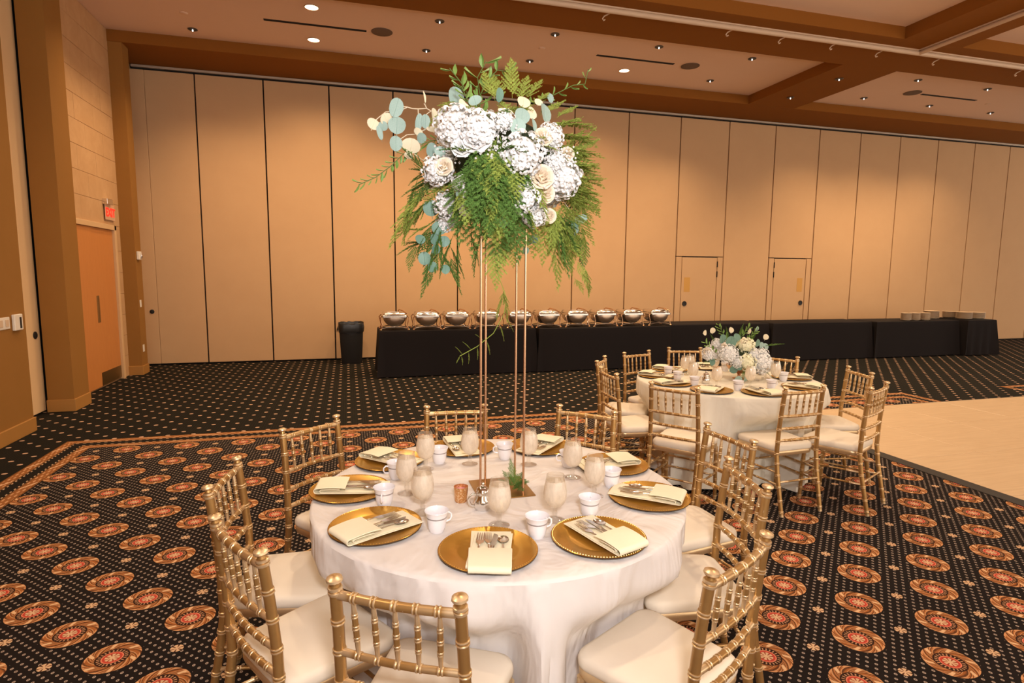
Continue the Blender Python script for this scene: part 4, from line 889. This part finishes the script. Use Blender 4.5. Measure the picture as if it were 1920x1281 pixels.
FRN = [[0.61,2.21,2.33,0.64,2.34,2.54,1],[0.66,2.21,2.33,0.77,2.34,2.47,1],[0.69,2.21,2.31,0.8,2.34,2.42,1],[0.54,2.19,2.31,0.53,2.34,2.48,1],[0.56,2.19,2.31,0.57,2.34,2.47,1],[0.63,2.2,2.32,0.71,2.34,2.48,1],[0.71,2.19,2.27,0.87,2.34,2.4,1],[0.79,2.23,2.26,1.01,2.34,2.3,1],[0.81,2.22,2.22,1.02,2.34,2.23,1],[0.8,2.2,2.17,1.01,2.34,2.15,1],[0.83,2.21,2.12,1.04,2.34,2.09,1],[0.87,2.26,2.07,1.06,2.34,2.06,1],[0.9,2.31,2.06,1.05,2.34,1.94,1],[0.84,2.25,2.0,1.02,2.34,1.91,1],[0.93,2.34,2.0,1.01,2.34,1.86,1],[0.88,2.34,1.93,0.98,2.34,1.75,1],[0.86,2.34,1.93,0.91,2.34,1.71,1],[0.8,2.24,1.94,0.83,2.34,1.79,1],[0.95,2.34,1.89,0.99,2.34,1.73,1],[0.81,2.27,2.29,0.92,2.34,2.38,1],[0.78,2.21,2.24,0.94,2.34,2.33,1],[0.8,2.19,2.09,1.03,2.34,2.15,1],[0.84,2.23,2.02,1.04,2.34,2.0,1],[0.84,2.27,1.96,1.03,2.34,1.82,1],[0.87,2.26,2.15,1.02,2.34,2.26,1],[0.86,2.34,1.86,0.94,2.34,1.67,1],[0.33,2.26,2.04,0.24,2.34,2.09,0],[0.3,2.34,2.01,0.19,2.34,1.84,1],[0.3,2.34,1.95,0.2,2.34,1.82,1],[0.33,2.29,2.04,0.25,2.34,1.94,0],[0.32,2.34,1.87,0.22,2.34,1.82,1],[0.37,2.34,1.85,0.27,2.34,1.65,0],[0.39,2.34,1.79,0.47,2.34,1.66,0],[0.43,2.34,1.81,0.41,2.34,1.64,0],[0.52,2.34,1.83,0.47,2.34,1.66,0],[0.56,2.28,1.83,0.59,2.34,1.61,1],[0.61,2.27,1.83,0.61,2.34,1.71,1],[0.61,2.23,1.85,0.66,2.34,1.71,1],[0.37,2.34,1.89,0.28,2.34,1.76,0],[0.41,2.34,1.83,0.33,2.34,1.66,0],[0.47,2.34,1.85,0.53,2.34,1.71,0],[0.34,2.34,1.98,0.24,2.34,1.91,0],[0.3,2.34,1.83,0.25,2.34,1.74,0],[0.38,2.34,2.31,0.3,2.3,2.24,1],[0.41,2.34,2.34,0.34,2.25,2.29,1],[0.97,2.34,1.71,1.01,2.34,1.58,1],[0.62,2.34,1.61,0.57,2.34,1.49,1],[0.61,2.34,1.62,0.65,2.34,1.48,1],[0.53,2.13,2.22,0.45,2.06,2.25,1],[0.59,2.15,2.25,0.58,2.26,2.35,1],[0.68,2.17,2.25,0.67,2.27,2.36,1],[0.57,2.16,2.27,0.66,2.1,2.28,1],[0.49,2.16,2.25,0.41,2.12,2.28,1],[0.46,2.12,2.09,0.41,2.11,1.88,0],[0.53,2.12,2.17,0.41,2.06,1.92,0],[0.46,2.12,2.14,0.53,1.99,1.94,0],[0.57,2.1,2.11,0.56,1.99,1.94,0],[0.53,2.1,2.05,0.57,2.28,1.83,0],[0.54,2.12,2.17,0.55,1.99,1.95,0],[0.47,2.13,2.17,0.5,1.98,1.96,0],[0.55,2.1,2.04,0.64,2.3,1.8,0],[0.48,2.11,2.06,0.51,2.31,1.81,0],[0.58,2.11,2.17,0.46,1.98,1.98,0],[0.59,2.1,2.12,0.58,2.0,1.93,0],[0.51,2.11,2.12,0.45,2.04,1.9,0],[0.52,2.1,2.04,0.6,2.3,1.8,0],[0.57,2.1,2.03,0.59,2.06,1.87,0],[0.57,2.1,2.03,0.71,2.28,1.84,0],[0.55,2.11,2.15,0.58,2.0,1.93,0],[0.47,2.13,2.17,0.51,2.03,1.9,0],[0.43,2.13,2.06,0.39,2.1,1.9,0],[0.47,2.12,2.06,0.51,2.01,1.91,0],[0.53,2.12,2.17,0.53,1.97,1.98,0],[0.58,2.1,2.03,0.64,2.34,1.77,0],[0.47,2.13,2.17,0.45,1.98,2.01,0],[0.45,2.12,2.11,0.44,2.01,1.95,0],[0.42,2.14,2.05,0.41,2.34,1.79,0],[0.58,2.1,2.12,0.54,2.01,1.91,0],[0.53,2.1,2.09,0.52,2.06,1.87,0],[0.59,2.1,2.1,0.55,2.05,1.87,0],[0.46,2.12,2.13,0.52,2.0,1.92,0],[0.52,2.12,2.18,0.46,2.0,1.95,0],[0.42,2.14,2.08,0.41,2.04,1.93,0],[0.53,2.1,2.11,0.53,2.0,1.92,0],[0.54,2.1,2.07,0.42,2.05,1.92,0],[0.54,2.1,2.03,0.48,2.12,1.84,0],[0.52,2.11,2.13,0.46,2.0,1.94,0],[0.44,2.15,1.98,0.36,2.24,1.89,0],[0.55,2.1,2.1,0.54,1.97,2.12,0],[0.51,2.11,2.0,0.48,2.04,1.89,0],[0.6,2.12,1.98,0.65,2.07,1.88,0],[0.5,2.12,1.99,0.46,2.08,1.87,0],[0.59,2.1,2.12,0.62,1.99,2.12,0],[0.65,2.12,2.14,0.69,2.04,2.18,0],[0.46,2.12,2.07,0.36,2.05,2.01,0],[0.59,2.11,2.0,0.66,2.1,1.86,0],[0.58,2.11,2.15,0.56,2.0,2.18,0],[0.57,2.11,2.14,0.56,1.99,2.17,0],[0.44,2.13,2.02,0.36,2.08,1.95,0],[0.8,2.19,2.09,1.04,2.34,2.04,1],[0.36,2.22,2.01,0.3,2.34,1.96,0],[0.54,2.13,2.22,0.53,2.04,2.25,0],[0.52,2.12,1.99,0.46,2.06,1.88,0],[0.46,2.12,2.1,0.37,2.04,2.12,0],[0.7,2.14,2.15,0.86,2.18,2.16,1],[0.68,2.13,2.15,0.7,2.04,2.13,0],[0.59,2.11,2.0,0.66,2.08,1.88,0],[0.38,2.21,1.99,0.3,2.34,1.92,0],[0.55,2.15,1.92,0.6,2.34,1.77,0],[0.49,2.12,2.01,0.42,2.11,1.87,0],[0.65,2.14,1.95,0.81,2.34,1.81,0],[0.56,2.1,2.1,0.59,1.98,2.1,0],[0.64,2.11,2.05,0.72,2.06,1.98,0],[0.43,2.14,2.02,0.34,2.11,1.97,0],[0.61,2.11,2.05,0.67,2.01,2.0,0],[0.77,2.17,2.12,0.88,2.19,2.1,1],[0.5,2.12,1.99,0.45,2.12,1.85,0],[0.45,2.12,2.11,0.32,2.1,2.12,0],[0.66,2.13,2.0,0.78,2.16,1.91,0],[0.62,2.11,2.04,0.7,2.05,1.95,0],[0.57,2.11,2.15,0.58,2.0,2.17,0]]

bq = thing('tall_bouquet', 'huge bouquet of white hydrangeas, roses, eucalyptus and fern on the tall copper rods', 'flower arrangement', tuple(FC))
def rel(p): return Vector(p)-FC
def aim(d): return d.to_track_quat('Z', 'Y').to_euler()
def frond(p0, p1, tone, par, org, k_=1.0):
    if par is bq and max(p0[2], p1[2]) > 2.38: k_ *= .62
    a, c_ = Vector(p0), Vector(p1); d = c_-a; L = d.length; pr = rf.choice(fr_l if tone else fr_d)
    q = d.to_track_quat('X', 'Z'); o = inst(pr, 'fern_frond', par, a-org, q.to_euler(), (L, max(L*.72, .10)*k_, max(L*.72, .10)*k_)); return o
for i, (a, c_, d, r_) in enumerate(HYD): inst(hyd[i % 3], 'hydrangea', bq, rel((a, c_, d)), (rf.uniform(0, 3), rf.uniform(0, 3), rf.uniform(0, 3)), (r_*1.07, r_*1.07, r_*1.07))
for i, (a, c_, d, r_) in enumerate(ROS):
    o = inst(rosew if i in (0, 1, 2, 5) else rose[i % 2], 'rose', bq, rel((a, c_, d)), aim(rel((a, c_, d))*.6+Vector((rf.uniform(-.1, .1), -.30, .12))), r_*1.25)
for (a, c_, d, w_, h_, rl, tn) in LEA:
    o = inst(lf[tn], 'eucalyptus_leaf', bq, rel((a, c_-.012, d)), (rf.uniform(-.4, .4), math.radians(rl)+rf.uniform(-.15, .15), rf.uniform(-.45, .45)+.25), (w_*1.08, (w_+h_)/2, h_*1.05))
for i, (a, c_, d, a2, c2, d2, tn) in enumerate(FRN):
    j = (lambda s: rf.uniform(-s, s)) if i > 52 else (lambda s: 0)
    if i > 52 and rf.random() < .2: tn = 1
    frond((a, c_, d), (a2+j(.05), c2+j(.05), d2+j(.04)-(.03 if i > 52 else 0)), tn, bq, FC, 1.0)
    if (tn and a > .77 and d < 2.24 and i < 50) or (a < .40 and d < 2.06 and i < 50):
        for q in range(2): frond((a+rf.uniform(-.04, .02), c_+rf.uniform(0, .12), d+rf.uniform(-.05, .05)), (a2+rf.uniform(-.06, .01), c2+rf.uniform(-.10, .14), d2+rf.uniform(-.07, .07)), tn if q else (tn if rf.random() < .6 else 0), bq, FC, .9)
# the far side of the bouquet, filled by the same kinds
for i in range(46):
    az = rf.uniform(0, PI); el = rf.uniform(-.9, 1.0); d = Vector((math.cos(az)*math.cos(el), abs(math.sin(az)*math.cos(el)), math.sin(el)))
    p0 = FC+d*.12; p1 = FC+Vector((d.x*.36, d.y*.32, d.z*.27-.05)); frond(p0, p1, rf.random() < .35, bq, FC)
for i in range(26):
    az = rf.uniform(.15, PI-.15); el = rf.uniform(-.8, .9); d = Vector((math.cos(az)*math.cos(el), abs(math.sin(az)*math.cos(el)), math.sin(el)))
    if i < 9: inst(hyd[i % 3], 'hydrangea', bq, d*.24, (i, 0, 0), .06)
    else: inst(lf[i % 3], 'eucalyptus_leaf', bq, d*.29, (rf.uniform(-.5, .5), rf.uniform(-2, 2), rf.uniform(0, 3)), .024)
mb = MB()
for P_ in ([(.52, 2.22, 2.22), (.393, 2.34, 2.278), (.383, 2.34, 2.289), (.354, 2.34, 2.293), (.323, 2.34, 2.294), (.307, 2.34, 2.303), (.274, 2.34, 2.298), (.25, 2.34, 2.298), (.232, 2.34, 2.302), (.212, 2.34, 2.302)],
           [(.307, 2.34, 2.303), (.30, 2.34, 2.316), (.297, 2.34, 2.32)], [(.274, 2.34, 2.298), (.276, 2.34, 2.275)], [(.323, 2.34, 2.294), (.308, 2.34, 2.283), (.301, 2.34, 2.272)],
           [(.232, 2.34, 2.30), (.208, 2.34, 2.288), (.171, 2.34, 2.281), (.154, 2.34, 2.278), (.13, 2.34, 2.258), (.110, 2.34, 2.24)], [(.45, 2.3, 2.22), (.347, 2.34, 2.235), (.301, 2.34, 2.225), (.266, 2.34, 2.205), (.231, 2.34, 2.20), (.207, 2.34, 2.183)],
           [(.336, 2.34, 2.173), (.293, 2.34, 2.108), (.258, 2.34, 2.13)], [(.40, 2.3, 1.93), (.335, 2.34, 1.86), (.34, 2.34, 1.80), (.30, 2.34, 1.72), (.325, 2.34, 1.70)], [(.85, 2.3, 1.98), (.93, 2.34, 1.90), (.925, 2.34, 1.86)]):
    MB().tube([Vector(q)-FC for q in P_], .0022, 5).build('eucalyptus_stem', M_['stem_cream'], bq)
def sprig(P_, n, ls, par, org, leafobj=lo, tip=True, name='olive_leaf', stem='stem_green', sr=.0018):
    pts = [Vector(q) for q in P_]; L = [0]
    for i in range(1, len(pts)): L.append(L[-1]+(pts[i]-pts[i-1]).length)
    MB().tube([q-org for q in pts], sr, 5).build('sprig_stem', M_[stem], par)
    for k_ in range(n):
        s = L[-1]*(k_+.6)/n; j = 0
        while j < len(L)-2 and L[j+1] < s: j += 1
        f = (s-L[j])/(L[j+1]-L[j]); c = pts[j].lerp(pts[j+1], f); d = (pts[j+1]-pts[j]).normalized(); side = 1 if k_ % 2 else -1
        pr = d.cross(Vector((0, 1, 0))).normalized()*side
        e = (d*.9+pr*rf.uniform(.5, .95)+Vector((0, rf.uniform(-.45, .45), 0))).normalized()
        inst(leafobj, name, par, c-org, e.to_track_quat('Z', 'Y').to_euler(), ls*rf.uniform(.75, 1.15))
sprig([(.40, 2.3, 2.20), (.296, 2.34, 2.174), (.214, 2.34, 2.126), (.173, 2.34, 2.084), (.113, 2.34, 2.037), (.048, 2.34, 2.005)], 34, .036, bq, FC)
sprig([(.68, 2.3, 2.33), (.734, 2.34, 2.364), (.801, 2.34, 2.386), (.903, 2.34, 2.441), (.954, 2.34, 2.45), (.967, 2.34, 2.509)], 13, .038, bq, FC)
sprig([(.53, 2.3, 2.28), (.483, 2.34, 2.344), (.441, 2.34, 2.409), (.396, 2.34, 2.458)], 10, .055, bq, FC)
sprig([(.52, 2.3, 2.29), (.505, 2.34, 2.345), (.547, 2.34, 2.429), (.585, 2.34, 2.47), (.633, 2.34, 2.467)], 12, .045, bq, FC)
sprig([(.50, 2.28, 2.28), (.515, 2.33, 2.356), (.505, 2.34, 2.435), (.54, 2.34, 2.498)], 11, .060, bq, FC)
sprig([(.46, 2.2, 2.25), (.44, 2.2, 2.30), (.42, 2.22, 2.36)], 8, .05, bq, FC)
mb = MB(); strand = [(.572, 2.34, 1.834), (.595, 2.34, 1.663), (.618, 2.34, 1.608), (.629, 2.34, 1.576), (.618, 2.34, 1.51), (.574, 2.34, 1.433), (.506, 2.34, 1.38), (.433, 2.34, 1.342)]
mb.tube([Vector(q)-FC for q in strand], .0014, 4); mb.build('trailing_stem', M_['fern_light'], bq)
for (p0, p1) in (((.618, 2.34, 1.51), (.665, 2.34, 1.44)), ((.60, 2.34, 1.47), (.625, 2.34, 1.40)), ((.545, 2.34, 1.405), (.565, 2.34, 1.345)), ((.535, 2.34, 1.40), (.50, 2.34, 1.435)), ((.506, 2.34, 1.38), (.512, 2.34, 1.325)), ((.48, 2.34, 1.368), (.448, 2.34, 1.405)),
                 ((.47, 2.34, 1.36), (.475, 2.34, 1.31)), ((.445, 2.34, 1.348), (.418, 2.34, 1.385)), ((.44, 2.34, 1.345), (.45, 2.34, 1.305)), ((.435, 2.34, 1.342), (.415, 2.34, 1.315))): frond(p0, p1, True, bq, FC, .32)
for (p0, p1) in (((.956, 2.34, 1.687), (.994, 2.34, 1.642)), ((.994, 2.34, 1.642), (1.0, 2.34, 1.583))): frond(p0, p1, True, bq, FC, .6)
# small white filler blossoms
mb = MB()
for (cx, cy, cz, s, n) in ((.50, 2.06, 2.13, .045, 60), (.36, 2.19, 2.09, .045, 55), (.79, 2.13, 2.12, .035, 45), (.545, 2.07, 2.19, .04, 45), (.41, 2.12, 2.0, .03, 30), (.62, 2.05, 1.98, .03, 30)):
    for i in range(n):
        c = Vector((cx+rf.gauss(0, s*.6), cy-abs(rf.gauss(0, s*.3)), cz+rf.gauss(0, s*.6)))-FC; q = rf.uniform(.003, .0055)
        mb.add([c+Vector(v_)*q for v_ in ((1, 0, 0), (0, 1, 0), (-1, 0, 0), (0, -1, 0), (0, 0, 1), (0, 0, -1))], [(0, 1, 4), (1, 2, 4), (2, 3, 4), (3, 0, 4), (1, 0, 5), (2, 1, 5), (3, 2, 5), (0, 3, 5)])
tag(mb.build('filler_blossom', M_['petal_white'], bq), 'tiny white filler blossoms', kind='stuff')
MB().lathe([(0, -.14), (.10, -.13), (.20, -.06), (.22, .03), (.17, .12), (.08, .17), (0, .18)], 20, sx=.95, sy=.95).build('moss_core', M_['soil_dark'], bq)

# greenery lying on the stand's plate
t = thing('fern_sprig', 'small green fern sprig lying on the brass base of the tall stand', 'fern', (.66, 2.31, ZT+.006))
for (p0, p1, k_) in (((0, 0, .01), (.0, .06, .12), .6), ((0, 0, .01), (.05, -.03, .05), .9), ((0, 0, .01), (.065, .01, .04), .9), ((0, 0, .01), (-.06, .03, .05), .8), ((0, 0, .01), (.02, -.07, .03), .9), ((0, 0, .01), (.05, .06, .06), .8), ((0, 0, .01), (-.03, .07, .07), .7), ((0, 0, .01), (.03, -.05, .07), .9)):
    frond(p0, p1, False, t, Vector((0, 0, 0)), k_)

# ---------------------------------------------------------------- low centrepiece of the far table
FB = Vector((3.33, 4.42, ZT))
t = thing('compote_bowl', 'low gold footed bowl holding the flowers of the far table', 'bowl', tuple(FB))
MB().lathe([(0, 0), (.055, 0), (.058, .004), (.02, .012), (.012, .03), (.02, .05), (.07, .065), (.105, .10), (.112, .125), (.106, .125), (.06, .08), (0, .07)], 32).build('bowl', M_['copper'], t)
bf = thing('low_bouquet', 'low bouquet of cream hydrangeas and eucalyptus on the far table', 'flower arrangement', tuple(FB+Vector((0, 0, .13))))
O2 = FB+Vector((0, 0, .13))
for i, (a, c_, d, r_) in enumerate(((3.145, 4.33, 1.003, .074), (3.339, 4.36, 1.063, .067), (3.31, 4.30, .925, .070), (3.471, 4.31, .915, .082), (2.99, 4.40, .995, .048), (3.09, 4.42, 1.08, .045), (3.515, 4.36, .985, .047), (3.3, 4.58, 1.0, .08), (3.45, 4.55, 1.02, .07), (3.15, 4.55, .98, .07), (3.38, 4.48, .93, .08), (3.40, 4.34, .99, .055), (3.23, 4.32, .93, .05))):
    inst(hydg if i in (1, 2, 8) else hyd[i % 3], 'hydrangea', bf, Vector((a, c_, d))-O2, (i, i*.7, 0), r_*1.12)
for i, (a, c_, d, s, tn, rl) in enumerate(((3.025, 4.4, 1.20, .026, 1, 0), (3.211, 4.4, 1.201, .026, 1, 10), (3.397, 4.4, 1.188, .026, 1, 30), (3.473, 4.4, 1.206, .024, 0, 0), (3.572, 4.4, 1.133, .026, 1, 20), (3.516, 4.38, 1.062, .028, 0, 0), (3.578, 4.4, 1.047, .032, 0, 0), (3.185, 4.36, 1.103, .05, 2, 10),
                                           (3.10, 4.36, 1.13, .04, 2, -20), (3.157, 4.2, .80, .035, 0, 30), (3.237, 4.2, .81, .035, 0, 0), (2.952, 4.4, 1.183, .024, 1, 80), (3.242, 4.36, 1.14, .036, 2, 0), (3.44, 4.34, 1.09, .035, 2, 20), (3.24, 4.3, .90, .04, 2, 90), (3.02, 4.38, .93, .035, 2, 0), (3.55, 4.38, .93, .035, 2, 0), (3.40, 4.32, .85, .035, 2, 10), (3.20, 4.32, .87, .04, 2, 60))):
    inst(lf[tn], 'eucalyptus_leaf', bf, Vector((a, c_, d))-O2, (rf.uniform(-.4, .4), math.radians(rl), rf.uniform(-.3, .5)), s)
for (a, c_, d) in ((3.145, 4.36, 1.06), (3.34, 4.36, 1.1), (3.0, 4.4, 1.02)): inst(rose[0], 'rose', bf, Vector((a-.03, c_-.02, d))-O2, (1.2, 0, .2), .035)
sprig([(3.22, 4.42, 1.05), (3.15, 4.4, 1.15), (3.11, 4.4, 1.20), (3.085, 4.4, 1.25)], 14, .05, bf, O2); sprig([(3.30, 4.42, 1.08), (3.34, 4.4, 1.17), (3.40, 4.4, 1.23)], 12, .05, bf, O2)
sprig([(3.08, 4.4, 1.0), (3.0, 4.4, 1.06), (2.96, 4.4, 1.10)], 8, .05, bf, O2); sprig([(3.36, 4.42, 1.08), (3.44, 4.4, 1.17), (3.48, 4.4, 1.2)], 10, .045, bf, O2)
for (p0, p1, k_) in (((3.55, 4.4, 1.05), (3.78, 4.4, 1.08), .5), ((3.30, 4.42, 1.1), (3.34, 4.42, 1.26), .6), ((3.4, 4.42, 1.05), (3.50, 4.42, 1.22), .6), ((3.5, 4.4, .95), (3.66, 4.38, .95), .7), ((3.1, 4.4, .95), (2.93, 4.4, .93), .7), ((3.2, 4.42, 1.1), (3.18, 4.42, 1.24), .6), ((3.3, 4.3, .88), (3.2, 4.2, .80), .6), ((3.45, 4.3, .88), (3.53, 4.22, .80), .6), ((3.1, 4.42, 1.05), (3.02, 4.42, 1.18), .6)):
    frond(p0, p1, False, bf, O2, k_)
MB().lathe([(0, -.030), (.07, -.02), (.10, .04), (.11, .10), (.07, .15), (0, .17)], 16).build('moss_core', M_['soil_dark'], bf)
for o in protolist: bpy.data.objects.remove(o)
